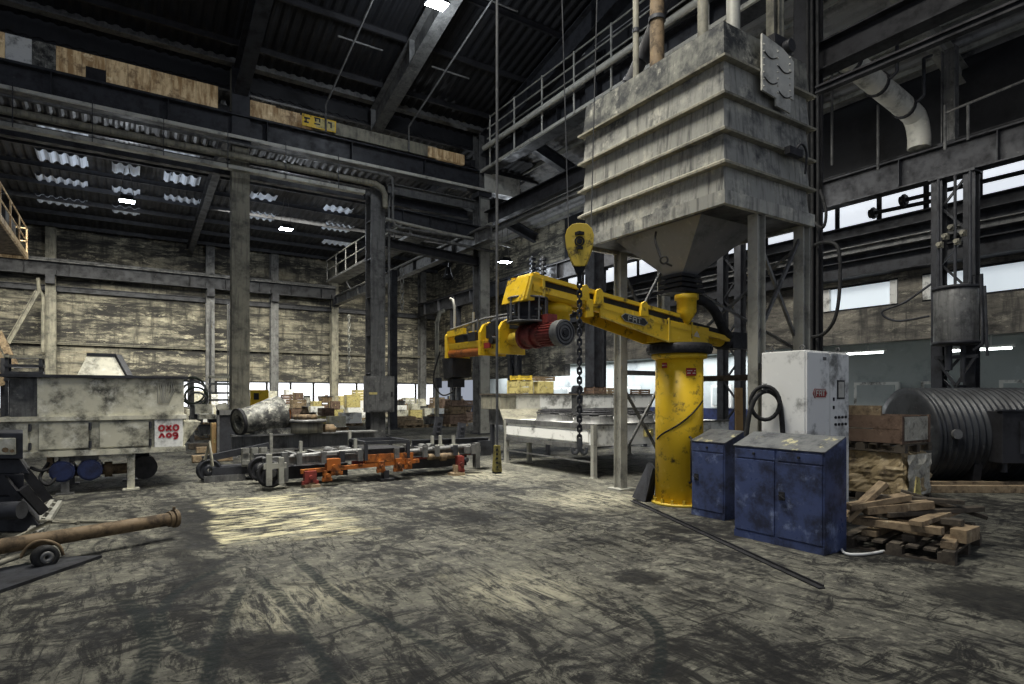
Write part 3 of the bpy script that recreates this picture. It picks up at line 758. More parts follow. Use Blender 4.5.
# ================================================================ YELLOW ARM MIXER
PX,PY=6.92,6.13
A=T('sand_mixer','yellow articulated sand mixer with thick pillar and long swinging arm','sand mixer',(PX,PY,0))
m=MB(); m.lathe([(0,0.02),(.345,.02),(.345,2.2),(0,2.2)],(PX,PY,0),n=40); part('pillar',m,Mt['yellow'],A)
m=MB(); m.lathe([(.345,0),(.4,0),(.4,.03),(.345,.035)],(PX,PY,0),n=40)
for k in range(14):
    a=2*PI*k/14; m.box((PX+.36*math.cos(a),PY+.36*math.sin(a),.06),(.03,.03,.06),Matrix.Rotation(a,3,'Z'))
part('base_flange',m,Mt['yellowdirty'],A)
m=MB(); m.lathe([(.34,2.12),(.4,2.14),(.4,2.2),(.34,2.2)],(PX,PY,0),n=40); part('collar',m,Mt['yellow'],A)
m=MB(); m.lathe([(0,2.2),(.45,2.2),(.47,2.22),(.47,2.33),(.44,2.35),(0,2.35)],(PX,PY,0),n=44)
for k in range(36):
    a=2*PI*k/36; m.box((PX+.47*math.cos(a),PY+.47*math.sin(a),2.275),(.02,.03,.05),Matrix.Rotation(a,3,'Z'))
part('slewing_ring',m,Mt['black'],A)
def on_pillar(ax,z,w,h,mat,name,lab,dots=0,r=.35):
    m=MB(); n=6; A1=[];
    for i in range(n+1):
        b=ax+(i/n-.5)*w/r
        for rr in (r,r+.006):
            for zz in (z-h/2,z+h/2): A1.append(V(PX+rr*math.cos(b),PY+rr*math.sin(b),zz))
    fs=[]
    for i in range(n):
        o=4*i
        fs+=[(o+2,o+6,o+7,o+3),(o+1,o+3,o+7,o+5),(o,o+4,o+6,o+2)]
    fs+=[(0,2,3,1),(4*n,4*n+1,4*n+3,4*n+2)]
    m.add(A1,fs); s_=part(name,m,Mt[mat],A,lab)
    if dots:
        m=MB()
        for q in range(dots):
            for i in range(n-1):
                if (i+q)%4==3: continue
                b=ax+((i+1)/n-.5)*w/r; zz=z+h/2-h*(q+1)/(dots+1)
                m.box((PX+(r+.007)*math.cos(b),PY+(r+.007)*math.sin(b),zz),(.004,w/n*.75,h/(dots+1)*.4),Matrix.Rotation(b,3,'Z'))
        part('sign_lettering',m,Mt['ink'],s_)
face=math.atan2(-PY,-PX)
on_pillar(face+.5,1.93,.155,.11,'redsign','warning_sign','dark red sign with two worn lines',2)
on_pillar(face-.62,2.03,.085,.075,'redsign','warning_sign','small red sign near the collar',1)
m=MB()
m.tube([(PX+.352*math.cos(face+b),PY+.352*math.sin(face+b),.98+.45*(b+.9)*.55-.02*math.cos(b*3)) for b in [i*.1-1.1 for i in range(24)]],.012,6)
part('slack_cable',m,Mt['rubber'],A)
m=MB(); b=face+.42; m.tube([(PX+.36*math.cos(b),PY+.36*math.sin(b),.35),(PX+.42*math.cos(b),PY+.42*math.sin(b),.38),(PX+.42*math.cos(b),PY+.42*math.sin(b),.98),(PX+.36*math.cos(b),PY+.36*math.sin(b),1.0)],.02,8)
part('grab_rail',m,Mt['black'],A)
# arm frame: s along the arm, z up
ex,ey=3.73,5.92; L=math.hypot(ex-PX,ey-PY); dx,dy=(ex-PX)/L,(ey-PY)/L; nx,ny=-dy,dx    # n points to the camera side (-Y)
if ny>0: nx,ny=-nx,-ny
def Q(s,z,w=0): return V(PX+dx*s+nx*w,PY+dy*s+ny*w,z)
U=V(dx,dy,0); Z=V(0,0,1)
def side(poly,w0,w1,name,mat,label=None,bev=0.006):
    m=MB(); vs=[Q(a,b,w0) for a,b in poly]+[Q(a,b,w1) for a,b in poly]; n=len(poly)
    m.add(vs,[tuple(range(n)),tuple(range(n,2*n))[::-1]]+[(i,(i+1)%n,n+(i+1)%n,n+i) for i in range(n)])
    return part(name,m,Mt[mat],A,label,bev)
web=[(1.86,2.75),(1.86,2.6),(.55,2.345),(-.42,2.345),(-.42,2.6),(.3,2.64)]
for w in (.2,-.22): side(web,w,w+.02,'web_plate','yellow')
side([(.5,2.36),(.5,2.64),(-.4,2.6),(-.4,2.36)],-.2,.2,'turret_block','yellow')
m=MB()
for s in (.0,.52,1.25): m.bar(Q(s,2.36+(.24*(s-.55)/1.3 if s>.55 else 0),.225),Q(s,2.66+.04*s,.225),.025,.02,(0,0,1))
m.bar(Q(.5,2.345,.222),Q(1.86,2.6,.222),.03,.02); part('weld_rib',m,Mt['yellowdirty'],A)
# conveyor trough
def zc(s): return 2.63+.098*s
m=MB(); m.bar(Q(-.9,zc(-.9),0),Q(2.9,zc(2.9)+.01,0),.36,.1); part('conveyor_belt',m,Mt['rubber'],A)
for w in (-.19,.19):
    m=MB(); m.bar(Q(.25,zc(.25)+.08,w),Q(2.95,zc(2.95)+.08,w),.05,.05); part('upper_rail',m,Mt['yellow'],A)
    m=MB(); m.bar(Q(-.95,zc(-.95)-.07,w),Q(2.95,zc(2.95)-.07,w),.07,.075); part('lower_rail',m,Mt['yellow'],A)
m=MB(); m.cyl(Q(.8,zc(.8)-.075,.14),Q(2.9,zc(2.9)-.075,.14),.075,n=16); part('screw_tube',m,Mt['yellow'],A)
m=MB()
for s in (1.05,1.9,2.15): m.prism([(-.08,-.07),(.08,-.07),(.05,.1),(-.02,.13),(-.06,.1)],Q(s,zc(s),.2),U,Z,0,-.05)
part('clamp_bracket',m,Mt['yellow'],A)
m=MB(); m.cyl(Q(-1.05,zc(-1.05)-.06,0),Q(-.6,zc(-.6)-.06,0),.11,n=16); part('tail_pipe',m,Mt['yellow'],A)
m=MB(); m.cyl(Q(-1.15,zc(-1.1)-.06,0),Q(-1.0,zc(-1.0)-.06,0),.15,n=16); m.box(Q(-1.35,2.47,0),(.35,.3,.26)); part('tail_motor',m,Mt['black'],A)
head=[(2.78,zc(2.8)+.07),(3.0,zc(2.8)+.08),(3.1,zc(2.8)-.22),(2.8,zc(2.8)-.19)]
side(head,-.21,.21,'head_cover','yellow')
m=MB(); m.bar(Q(2.8,zc(2.8)-.15,.22),Q(2.8,zc(2.8)+.06,.22),.04,.03); m.bar(Q(3.05,zc(2.8)-.2,.22),Q(2.97,zc(2.8)+.07,.22),.04,.03)
part('head_rib',m,Mt['yellowdirty'],A)
m=MB(); m.cyl(Q(2.85,zc(2.8)+.1,-.17),Q(2.85,zc(2.8)+.1,.17),.05,n=12); m.box(Q(2.7,zc(2.7)+.1,0),(.1,.3,.06))
part('head_rib',m,Mt['yellowdirty'],A)
side([(2.02,zc(2)-.03),(2.12,zc(2)-.03),(2.13,2.56),(2.0,2.58)],.2,.25,'support_plate','yellow')
# name plate: dark diamond with three squared letters
def fr(o,u,v,pl,w,d=.004):
    m=MB()
    for pts in pl:
        for (a,b),(c,e) in zip(pts[:-1],pts[1:]):
            m.bar(o+u*a+v*b,o+u*c+v*e,w,d,u.cross(v))
    return m
FAT=[[(0,0),(0,1)],[(0,1),(.75,1)],[(0,.52),(.65,.52)],[(1.05,0),(1.05,1)],[(1.05,1),(1.8,1)],[(1.8,1),(1.8,0)],[(1.05,.5),(1.8,.5)],[(2.05,1),(2.95,1)],[(2.5,1),(2.5,0)]]
up_=V(dx*.1,dy*.1,1).normalized()
un=-U+V(0,0,-.1); un.normalize()         # reads left to right from the camera: along -arm
o=Q(1.24,2.6,.232); vv=V(0,0,1); 
hexp=[(-.26,0),(-.19,.05),(.19,.05),(.26,0),(.19,-.05),(-.19,-.05)]
m=MB(); vs=[o+un*a+vv*b for a,b in hexp]+[o+un*a+vv*b+V(nx,ny,0)*.012 for a,b in hexp]
m.add(vs,[tuple(range(6)),tuple(range(6,12))]+[(i,(i+1)%6,6+(i+1)%6,6+i) for i in range(6)])
NP=part('name_plate',m,Mt['plate'],A,'black six sided name plate with pale squared letters')
k_=.064
m=fr(o+V(nx,ny,0)*.014+un*(-1.45*k_*1.35)+vv*(-k_/2),un*1.0,vv,[[(a*k_*1.35,b*k_) for a,b in q] for q in FAT],.014)
m2=fr(o+V(nx,ny,0)*.014,un,vv,[[hexp[i],hexp[(i+1)%6]] for i in range(6)],.008); m.add(m2.v,m2.f)
part('plate_lettering',m,Mt['flange'],NP)
o=Q(-.12,2.5,.224); m=fr(o,un,vv,[[(-.05,-.02),(0,.03),(.05,-.02),(-.05,-.02)],[(-.07,-.04),(.07,-.04)],[(-.03,.0),(.03,.0)]],.014)
part('worn_emblem',m,Mt['ink'],A,'worn pale triangular emblem')
# inlet above the pillar
IX,IY=6.95,6.13
m=MB(); m.lathe([(0,2.6),(.02,2.6),(.14,2.8),(.14,2.97),(.17,2.98),(.17,3.05),(.0,3.05)],(IX-.1,IY-.2,0),n=28); part('inlet_cone',m,Mt['yellow'],A)
m=MB(); m.tube(spline([V(IX+.1,IY-.05,3.02),V(IX+.3,IY-.1,3.03),V(IX+.55,IY-.15,2.9),V(IX+.8,IY-.15,2.6),V(IX+.95,IY-.12,2.52)]),.075,10); part('dust_hose',m,Mt['rubber'],A)
# elbow joint below the arm head
sc=2.42
m=MB(); c=Q(sc,0,0); m.lathe([(0,2.52),(.18,2.52),(.18,2.6),(.21,2.61),(.21,2.69),(.17,2.7),(.17,2.8),(0,2.8)],(c.x,c.y,0),n=28); part('elbow_bearing',m,Mt['yellow'],A)
m=MB(); c=Q(2.86,0,0); m.lathe([(0,2.46),(.2,2.46),(.22,2.5),(.22,2.52),(.16,2.54),(.16,2.7),(.22,2.7),(.22,2.74),(0,2.74)],(c.x,c.y,0),n=24); part('elbow_drive',m,Mt['black'],A)
m=MB()
for k in range(12):
    a=2*PI*k/12; m.cyl((c.x+.235*math.cos(a),c.y+.235*math.sin(a),2.46),(c.x+.235*math.cos(a),c.y+.235*math.sin(a),2.76),.012,n=6)
for z in (2.47,2.75): m.torus((c.x,c.y,z),(0,0,1),.235,.014,24,6)
part('guard_cage',m,Mt['steel'],A)
# second arm: mixing trough with red motor
a0=V(4.2,5.48,2.31); a1=V(4.0,7.66,2.32); D=(a1-a0).normalized(); W=V(D.y,-D.x,0)  # W: +x side
def R(u,w,z): return a0+(a1-a0)*u+W*w+V(0,0,z)
m=MB(); m.cyl(R(0,0,0),R(.18,0,0),.125,n=28)
for k in range(24):
    a=2*PI*k/24; o=W*math.cos(a)*.13+Z*math.sin(a)*.13; m.bar(R(.02,0,0)+o,R(.13,0,0)+o,.012,.02,o)
M1=part('motor',m,Mt['red'],A,'red electric motor with finned housing')
m=MB(); m.cyl(R(-.04,0,0),R(.012,0,0),.15,.15,n=28); part('fan_cowl',m,Mt['steel'],M1)
m=MB()
for rr in (.05,.09,.13): m.torus(R(-.042,0,0),D,rr,.007,24,6)
m.cyl(R(-.048,0,0),R(-.04,0,0),.035,n=12); part('fan_grille',m,Mt['black'],M1)
m=MB(); m.cyl(R(.18,0,0),R(.2,0,0),.155,n=24); m.cyl(R(.2,0,0),R(.27,0,0),.13,n=24); m.cyl(R(.27,0,0),R(.29,0,0),.155,n=24)
for k in range(8):
    a=2*PI*k/8; o=W*math.cos(a)*.155+Z*math.sin(a)*.155; m.cyl(R(.175,0,0)+o*.9,R(.21,0,0)+o*.9,.014,n=6)
m.box(R(.1,0,.18),(.14,.2,.1)); part('gearbox',m,Mt['red'],A,'red gearbox with bolted flanges')
m=MB(); m.cyl(R(.29,0,-.01),R(.41,0,-.01),.08,n=16); part('coupling',m,Mt['yellowdirty'],A)
# trough
m=MB(); n=10; up=[]
prof=[(-.17,.0)]+[(.17*math.cos(PI+PI*i/n),.17*math.sin(PI+PI*i/n)-.02) for i in range(n+1)]+[(.17,.0)]
inn=[(a*.92,b*.92) for a,b in prof][::-1]
ring=prof+inn
m.loft([R(.42,a,b) for a,b in ring],[R(.98,a,b) for a,b in ring]); part('mixing_trough',m,Mt['yellow'],A)
m=MB(); m.cyl(R(.4,0,0),R(1.0,0,0),.035,n=10)
for k in range(11):
    u=.45+k*.05; a=k*1.1; m.bar(R(u,0,0),R(u,.14*math.cos(a),.14*math.sin(a)),.05,.02,D)
part('paddle_shaft',m,Mt['black'],A)
def arch(u,name='arch_plate'):
    m=MB(); pr=[(-.21,-.2),(.21,-.2),(.21,.1),(.15,.2),(.06,.24),(-.06,.24),(-.15,.2),(-.21,.1)]
    m.loft([R(u-.012,a,b) for a,b in pr],[R(u+.012,a,b) for a,b in pr]); part(name,m,Mt['yellow'],A,None,.004)
arch(.415); arch(.6)
m=MB(); pr=[(-.19,-.2),(.19,-.2),(.19,.12),(.1,.2),(-.1,.2),(-.19,.12)]
m.loft([R(.97,a,b) for a,b in pr],[R(1.0,a,b) for a,b in pr]); part('end_plate',m,Mt['yellow'],A)
m=MB(); m.bar(R(.78,-.17,.15),R(.97,-.17,.13),.05,.08); m.bar(R(.42,.17,.14),R(.95,.17,.14),.05,.1); part('top_rail',m,Mt['yellow'],A)
m=MB(); m.tube([R(.42,.0,.2),R(.44,0,.24),R(.58,0,.24),R(.6,0,.2)],.05,8); m.box(R(.5,-.13,.13),(.06,.22,.16)); m.cyl(R(.47,-.17,-.02),R(.47,-.23,-.02),.05,n=12); m.box(R(.7,-.12,.06),(.12,.2,.12)); m.box(R(.84,-.12,.05),(.1,.25,.09)); m.cyl(R(.63,-.1,.1),R(.92,-.1,.07),.04,n=10); m.box(R(.52,-.1,.1),(.12,.2,.16)); part('valve_block',m,Mt['black'],A)
m=MB(); m.box(R(.53,-.19,-.08),(.02,.14,.07)); part('trough_sign',m,Mt['redsign'],A)
m=MB(); m.cyl(R(.62,-.12,-.14),R(.97,-.12,-.14),.06,n=12); part('binder_pipe',m,Mt['orange'],A)
m=MB(); m.tube([R(.1,-.1,.3),R(.6,-.12,.28),R(.98,-.12,.2)],.018,6); m.tube([R(.62,-.2,.1),R(.62,-.2,.28)],.014,6); part('hose_rail',m,Mt['steel'],A)
m=MB(); m.loft([R(.93,a,b) for a,b in ((-.16,-.2),(.16,-.2),(.16,-.46),(-.16,-.46))],[R(1.06,a,b) for a,b in ((-.16,-.2),(.16,-.2),(.12,-.5),(-.12,-.5))]); m.box(R(1.0,0,-.55),(.18,.18,.12)); part('outlet_box',m,Mt['black'],A)
m=MB(); m.tube(spline([R(1.04,.02,-.5),R(1.06,.05,-.65),R(1.1,-.1,-.72),R(1.12,-.22,-.5),R(1.05,-.2,-.1)]),.012,6); part('outlet_hose',m,Mt['rubber'],A)
m=MB(); m.tube([R(1.02,.0,.1),R(1.02,0,.55),R(1.04,0,.66),R(1.07,0,.68)],.02,8); m.tube([R(.8,0,.1),R(.8,0,.42)],.018,8); part('riser_pipe',m,Mt['flange'],A)
# hanger column joining elbow to trough
c=Q(2.6,0,0); 
m=MB(); m.cyl((c.x,c.y,2.35),(c.x,c.y,2.56),.1,n=16); m.bar((c.x,c.y,2.47),tuple(R(.42,0,.16)),.12,.08); part('hanger_block',m,Mt['black'],A)

# ================================================================ CRANE HOOK, CHAIN, PENDANT
hk=P(579.5,245,6.25)
t=T('hoist_block','yellow oval crane hook block with a long chain and double hook','hook block',tuple(hk))
vw=V(hk.x,hk.y,0).normalized(); vr=V(vw.y,-vw.x,0)
out=[(x*1.1,y) for x,y in [(.0,.21),(.07,.2),(.115,.15),(.135,.08),(.13,0),(.105,-.09),(.075,-.18),(.05,-.235),(-.05,-.235),(-.075,-.18),(-.105,-.09),(-.13,0),(-.135,.08),(-.115,.15),(-.07,.2)]]
m=MB(); m.prism(out,hk,vr,Z,-.075,-.055); m.prism(out,hk,vr,Z,.055,.075); m.prism([(a*.93,b*.95) for a,b in out],hk,vr,Z,-.055,.055)
part('side_plates',m,Mt['yellowdirty'],t,None,.006)
m=MB(); m.cyl(hk-vw*.09+Z*.02,hk+vw*.09+Z*.02,.03,n=12); m.box(hk-vw*.078+Z*.1,(.07,.07,.03)); m.box(hk-vw*.078-Z*.05,(.05,.05,.03)); m.torus(hk-vw*.08+Z*.02,vw,.045,.008,16,6); part('sheave_pin',m,Mt['black'],t)
m=MB(); m.loft([hk+vr*a+vw*b+Z*(-.2) for a,b in ((-.07,-.06),(.07,-.06),(.07,.06),(-.07,.06))],[hk+vr*a+vw*b+Z*(-.3) for a,b in ((-.035,-.03),(.035,-.03),(.035,.03),(-.035,.03))]); m.cyl(hk-Z*.3,hk-Z*.4,.025,n=10); part('swivel',m,Mt['black'],t)
zb=P(578,440,6.25).z; zt=hk.z-.38
m=MB(); n=int((zt-zb)/.05)
for k in range(n):
    z=zt-.03-k*(zt-zb)/n
    m.torus((hk.x,hk.y,z),(vr if k%2 else vw),.019,.0115,14,6,.015)
part('chain',m,Mt['dark'],t)
m=MB(); c=V(hk.x,hk.y,zb)
m.cyl(c+Z*.02,c-Z*.07,.03,.035,n=12)
for s in (-1,1):
    pts=[c-Z*.05,c-Z*.1+vr*(.012*s),c-Z*.14+vr*(.04*s),c-Z*.125+vr*(.068*s),c-Z*.075+vr*(.07*s)]
    m.tube(spline(pts,4),.02,8)
part('double_hook',m,Mt['steel'],t)
m=MB()
for px0,px1 in ((562,568.5),(597,591)):
    a=P(px1,228,6.25); b=P(px0,0,6.25); m.tube([a,a+(b-a)*2.3],.006,6)
part('wire_rope',m,Mt['steel'],t)
pe=P(497,458,7.0)
t=T('crane_pendant','olive yellow crane control pendant hanging on a long cable by the roller frame','pendant',tuple(pe))
m=MB(); m.loft(rect(pe.x-.045,pe.x+.045,pe.y-.045,pe.y+.045,pe.z-.16),rect(pe.x-.03,pe.x+.03,pe.y-.03,pe.y+.03,pe.z+.15)); part('housing',m,Mt['pendant'],t,None,.006)
m=MB()
v_=V(pe.x,pe.y,0).normalized()
for k in range(5): m.cyl(pe-v_*.03+Z*(.1-.05*k),pe-v_*.052+Z*(.1-.05*k),.014,n=8)
m.box(pe-Z*.165,(.08,.08,.03)); part('push_button',m,Mt['black'],t)
m=MB(); a=pe+Z*.15; m.tube([a,a+Z*1.2+v_*.01,a+Z*8.5+v_*.1],.016,6); part('cable',m,Mt['steel'],t)

# ================================================================ CABINETS
def panel_x_(m,x,y0,y1,z0,z1,d=.012): m.bb(x-d,x+.01,y0,y1,z0,z1)
def blue(label,x,y0,y1,zf,zb,dep,doors,scuff,drawers):
    t=T('steel_cabinet',label,'cabinet',(x+dep/2,(y0+y1)/2,0))
    prof=[(0,0),(dep,0),(dep,zb),(dep-.04,zb),(0,zf)]
    m=MB(); m.prism(prof,(x,y1,0),(1,0,0),(0,0,1),0,y1-y0); part('body',m,Mt['blue'],t,None,.008)
    sl=V(dep-.04,0,zb-zf).normalized()
    m=MB(); m.bar(V(x-.015,(y0+y1)/2,zf+.006)-sl*.0,V(x+dep-.03,(y0+y1)/2,zb+.008),y1-y0+.02,.014,(-sl.z,0,sl.x)); part('sloping_top',m,Mt['bluetop'],t,'scuffed grey sloping top',.004)
    w=(y1-y0)/doors
    for k in range(drawers):
        ww=(y1-y0)/drawers; a=y0+k*ww
        m=MB(); panel_x_(m,x,a+.015,a+ww-.015,zf-.12,zf-.02); d=part('drawer',m,Mt['blue'],t,None,.004)
        m=MB(); c=V(x-.02,a+ww/2,zf-.065); m.cyl(c+V(.01,0,0),c-V(.012,0,0),.014,n=10); part('lock',m,Mt['black'],d)
    for k in range(doors):
        a=y0+k*w
        m=MB(); panel_x_(m,x,a+.02,a+w-.02,.09,zf-.135); d=part('door',m,Mt['blue'],t,None,.005)
        hs=a+.06 if (doors==2 and k==1) else (a+w-.07)
        if doors==2 and k==1: continue
        m=MB(); c=V(x-.012,hs if doors==2 else a+w-.09,zf*.52); m.box(c,(.012,.07,.09)); m.cyl(c,c-V(.03,0,0),.018,n=10); m.bar(c+V(-.03,-.05,-.02),c+V(-.03,.02,.012),.018,.012); part('handle',m,Mt['black'],d)
    m=MB(); m.bb(x-.006,x+.02,y0,y1,0,.075); part('plinth',m,Mt['blue'],t)
    return t
blue('wide blue steel cabinet with two doors and scuffed sloping top',5.85,3.32,4.37,1.02,1.16,.41,2,1,2)
blue('narrow blue steel cabinet with one door beside the yellow pillar',6.41,4.93,5.46,.98,1.12,.42,1,0,1)
# white switch cabinet
cx0,cx1,cy0,cy1,cz=6.6,7.52,3.98,4.54,2.12
t=T('switch_cabinet','tall dirty white switch cabinet behind the wide blue cabinet','switch cabinet',((cx0+cx1)/2,(cy0+cy1)/2,0))
m=MB(); m.bb(cx0,cx1,cy0,cy1,.1,cz); part('body',m,Mt['white'],t,None,.01)
m=MB(); m.bb(cx0+.03,cx1-.03,cy0+.03,cy1-.03,0,.1); part('plinth',m,Mt['black'],t)
xm=7.09
for a,b in ((cx0+.01,xm-.006),(xm+.006,cx1-.01)):
    m=MB(); m.bb(a,b,cy0-.022,cy0,.13,cz-.02); d=part('door',m,Mt['white'],t,None,.006)
    if a<7:
        m=MB(); hx=[(-.15,0),(-.115,.055),(.115,.055),(.15,0),(.115,-.055),(-.115,-.055)]
        o=V(6.87,cy0-.024,1.62); m.prism(hx,o,(1,0,0),(0,0,1),0,.006)
        B=part('name_badge',m,Mt['redsign'],d,'red six sided badge with pale squared letters')
        kk=.062; m=fr(o+V(-1.47*kk,-.009,-kk/2),V(1,0,0),V(0,0,1),[[(p*kk,q*kk) for p,q in z] for z in FAT],.015)
        m2=fr(o+V(0,-.008,0),V(1,0,0),V(0,0,1),[[(hx[i][0]*.93,hx[i][1]*.9),(hx[(i+1)%6][0]*.93,hx[(i+1)%6][1]*.9)] for i in range(6)],.007); m.add(m2.v,m2.f)
        part('badge_lettering',m,Mt['ink'],B)
        m=MB(); m.box((6.97,cy0-.024,2.03),(.07,.005,.04)); part('type_plate',m,Mt['steel'],d)
    else:
        m=MB(); m.bb(7.24,7.4,cy0-.03,cy0-.022,1.55,1.78); w_=part('meter_frame',m,Mt['black'],d)
        m=MB(); m.bb(7.26,7.38,cy0-.034,cy0-.029,1.57,1.76); part('meter_glass',m,Mt['duct'],w_)
        for r_ in range(2):
            for k in range(4):
                m=MB(); c=V(7.2+.075*k,cy0-.022,1.33-.085*r_); m.cyl(c,c-V(0,.015,0),.017,n=12); part('push_button',m,Mt['black'],d)
        for dz in (0,.1):
            m=MB(); m.box((7.16,cy0-.028,1.45+dz),(.02,.014,.04)); part('door_lock',m,Mt['black'],d)
for x,y in ((cx0+.08,cy0+.08),(cx1-.08,cy0+.08),(cx0+.08,cy1-.08),(cx1-.08,cy1-.08)):
    m=MB(); m.torus((x,y,cz+.035),(1,0,0),.028,.01,14,6); m.cyl((x,y,cz-.01),(x,y,cz+.012),.02,n=8); part('lifting_eye',m,Mt['steel'],t)
# hose looped on the cabinet side
t=T('coiled_hose','black hose looped in rings at the left side of the white switch cabinet','hose',(6.5,4.6,0))
m=MB()
def W_(px,py,t_=7.15): return P(px,py,t_)
m.tube(spline([W_(746,436),W_(750,412),W_(757,396),W_(768,391),W_(778,398),W_(781,412),W_(783,436)],6),.03,8); part('outer_loop',m,Mt['rubber'],t)
m=MB(); pts=[W_(766,400)+V(0,0,0)]
c=W_(765,403,7.1); vv_=V(c.x,c.y,0).normalized(); ur=V(vv_.y,-vv_.x,0)
m.tube([c+ur*(.16*math.cos(a))+Z*(.2*math.sin(a))+vv_*(.004*k) for k,a in enumerate([i*2*PI/20 for i in range(34)])],.024,8); part('inner_loop',m,Mt['rubber'],t)
m=MB(); m.bar(W_(765,385,7.2),W_(765,391,7.12),.05,.05); part('hook',m,Mt['steel'],t)
# slanted plate leaning at the pillar
t=MB(); t.add([],[])
m=MB(); a=G(632,498); b=G(655,505)
m.loft([P(632,497,9.15),P(645,503,8.95),P(653,468,9.0),P(648,462,9.25)],[P(640,498,9.35),P(653,504,9.1),P(657,470,9.2),P(652,463,9.45)])
solo('steel_plate',m,Mt['dark'],'dark thick steel plate leaning against the foot of the yellow pillar','plate')
# long bar on the floor
m=MB(); a=G(632,501); b=G(822,589); m.bar(a+Z*.006,b+Z*.006,.06,.012); m.bar(a+Z*.015+V(.025,0,0),b+Z*.015+V(.025,0,0),.01,.03)
solo('floor_bar',m,Mt['black'],'long thin steel angle bar lying on the floor in front of the blue cabinets','bar')
m=MB(); pts=[G(842,552)+Z*.02,G(848,556)+Z*.02,G(866,556)+Z*.02,G(884,553)+Z*.02]; m.tube(spline([G(841,546)+Z*.02]+pts),.014,6); solo('white_cable',m,Mt['white'],'short pale cable lying on the floor beside the wide blue cabinet','cable')
# cable drop by the black column
m=MB(); m.tube(spline([onX(808,215,11.9),onX(822,228,11.8),onX(826,212,11.8),onX(820,190,11.9)]),.03,6); 
solo('hanging_cable',m,Mt['rubber'],'short black cable loop hanging at the black column under the high windows','cable')
m=MB(); m.tube(spline([onX(815,245,12.0),onX(826,242,11.7),onX(838,248,11.6),onX(840,280,11.6),onX(836,315,11.6),onX(825,333,11.7),onX(812,337,12.0)]),.035,6)
solo('hanging_cable',m,Mt['rubber'],'long black cable loop hanging right of the hopper in front of the small window','cable')
# ================================================================ WHITE SAND MACHINE ON THE LEFT (front plane Y=12)
YM=12.0
def mx(px): return onY(px,400,YM).x
def mz(px,py): return onY(px,py,YM).z
t=T('sand_machine','long stained white machine with red lettering and pyramid chute, by the far left wall','machine',(0,YM+.9,0))
xa,xb,xc=mx(8),mx(37),mx(184)
zt=mz(100,378); zm=mz(100,417); zb=mz(100,453)
m=MB(); m.bb(xb,xc,YM,YM+1.7,zm,zt); part('upper_box',m,Mt['cream'],t,None,.01)
m=MB(); m.bb(xa,xb-.01,YM+.15,YM+1.6,zm,zt-.02); part('end_box',m,Mt['steel'],t,'dark grey end box')
m=MB(); m.bb(xa-.1,xc+.05,YM-.06,YM+1.76,zt,zt+.045); part('top_frame',m,Mt['dark'],t)
m=MB(); m.bb(xa-.1,xc+.04,YM-.05,YM+1.7,zm-.05,zm+.02); m.bb(xa-.1,xc+.02,YM-.03,YM+1.6,zb-.03,zb+.06); part('middle_frame',m,Mt['cream'],t)
m=MB(); m.bb(xa-.1,xc,YM+.02,YM+1.6,zb,zm); part('lower_box',m,Mt['cream'],t)
hx=[mx(q) for q in (14,31,37,91,98,151,153,184)]
for i,(a,b) in enumerate(((hx[0],hx[1]),(hx[2],hx[3]),(hx[4],hx[5]))):
    m=MB(); m.bb(a+.02,b-.03,YM-.02,YM+.02,zb+.09,zm-.08); d=part('hatch_door',m,Mt['cream'],t,None,.008)
    m=MB()
    for z in (zb+.15,zm-.15): m.bb(b-.03,b+.01,YM-.05,YM-.0,z-.05,z+.05); m.cyl((b-.01,YM-.05,z-.06),(b-.01,YM-.05,z+.06),.018,n=8)
    part('hinge',m,Mt['dark'],d)
m=MB(); m.bb(hx[6]+.02,hx[7]-.02,YM-.03,YM+.02,zb+.05,zm-.03); pl=part('marked_panel',m,Mt['white'],t,'white square panel with hand painted red characters',.008)
# hand painted characters: O X O over V-shape, O, 9
def circ(cx,cy,rx,ry,a0=0,a1=2*PI,n=12): return [(cx+rx*math.cos(a0+(a1-a0)*i/n),cy+ry*math.sin(a0+(a1-a0)*i/n)) for i in range(n+1)]
wd=hx[7]-hx[6]; o=V(hx[6]+wd*.5,YM-.034,(zb+zm)/2+.02); q_=wd/5.2
ch=[circ(-1.2,.75,.42,.52),[(-.45,.25),(.4,1.25)],[(-.42,1.22),(.45,.2)],circ(1.2,.78,.42,.55),
    [(-1.6,-1.1),(-1.15,-.25),(-.75,-1.05)],circ(.02,-.65,.36,.38),circ(1.1,-.5,.36,.3),circ(1.02,-.8,.45,.5,.6,-2.0,9)]
m=fr(o,V(1,0,0),V(0,0,1),[[(a*q_,b*q_) for a,b in s] for s in ch],.033,.006); part('red_characters',m,Mt['redink'],pl)
m=MB(); A4=rect(mx(76),mx(128),YM+.25,YM+1.3,zt+.045); z2=onY(100,355,YM+.5).z; B4=rect(mx(86),mx(115),YM+.5,YM+1.0,z2)
m.loft(A4,B4); part('pyramid_chute',m,Mt['cream'],t)
m=MB(); m.bb(mx(85),mx(116),YM+.47,YM+1.03,z2-.02,z2+.03); m.bar(A4[1]+V(.02,0,0),B4[1]+V(.04,0,0),.1,.05); part('chute_rim',m,Mt['dark'],t)
m=MB()
for k in range(9):
    x=mx(158)+k*.028; m.tube([(x,YM-.015,zt-.03),(x+.02*math.sin(k),YM-.02,zt-.2),(x-.03*k*.3,YM-.015,zt-.42)],.008,5)
part('hose_bundle',m,Mt['flange'],t)
for px,y in ((131,YM),(65,YM),(131,YM+1.3),(65,YM+1.3)):
    m=MB(); x=mx(px); m.bar((x,y+.06,0.02),(x,y+.06,zb),.11,.11,(1,0,0)); m.box((x,y+.06,.012),(.24,.2,.024)); part('leg',m,Mt['cream'] if px==131 and y==YM else Mt['steel'],t)
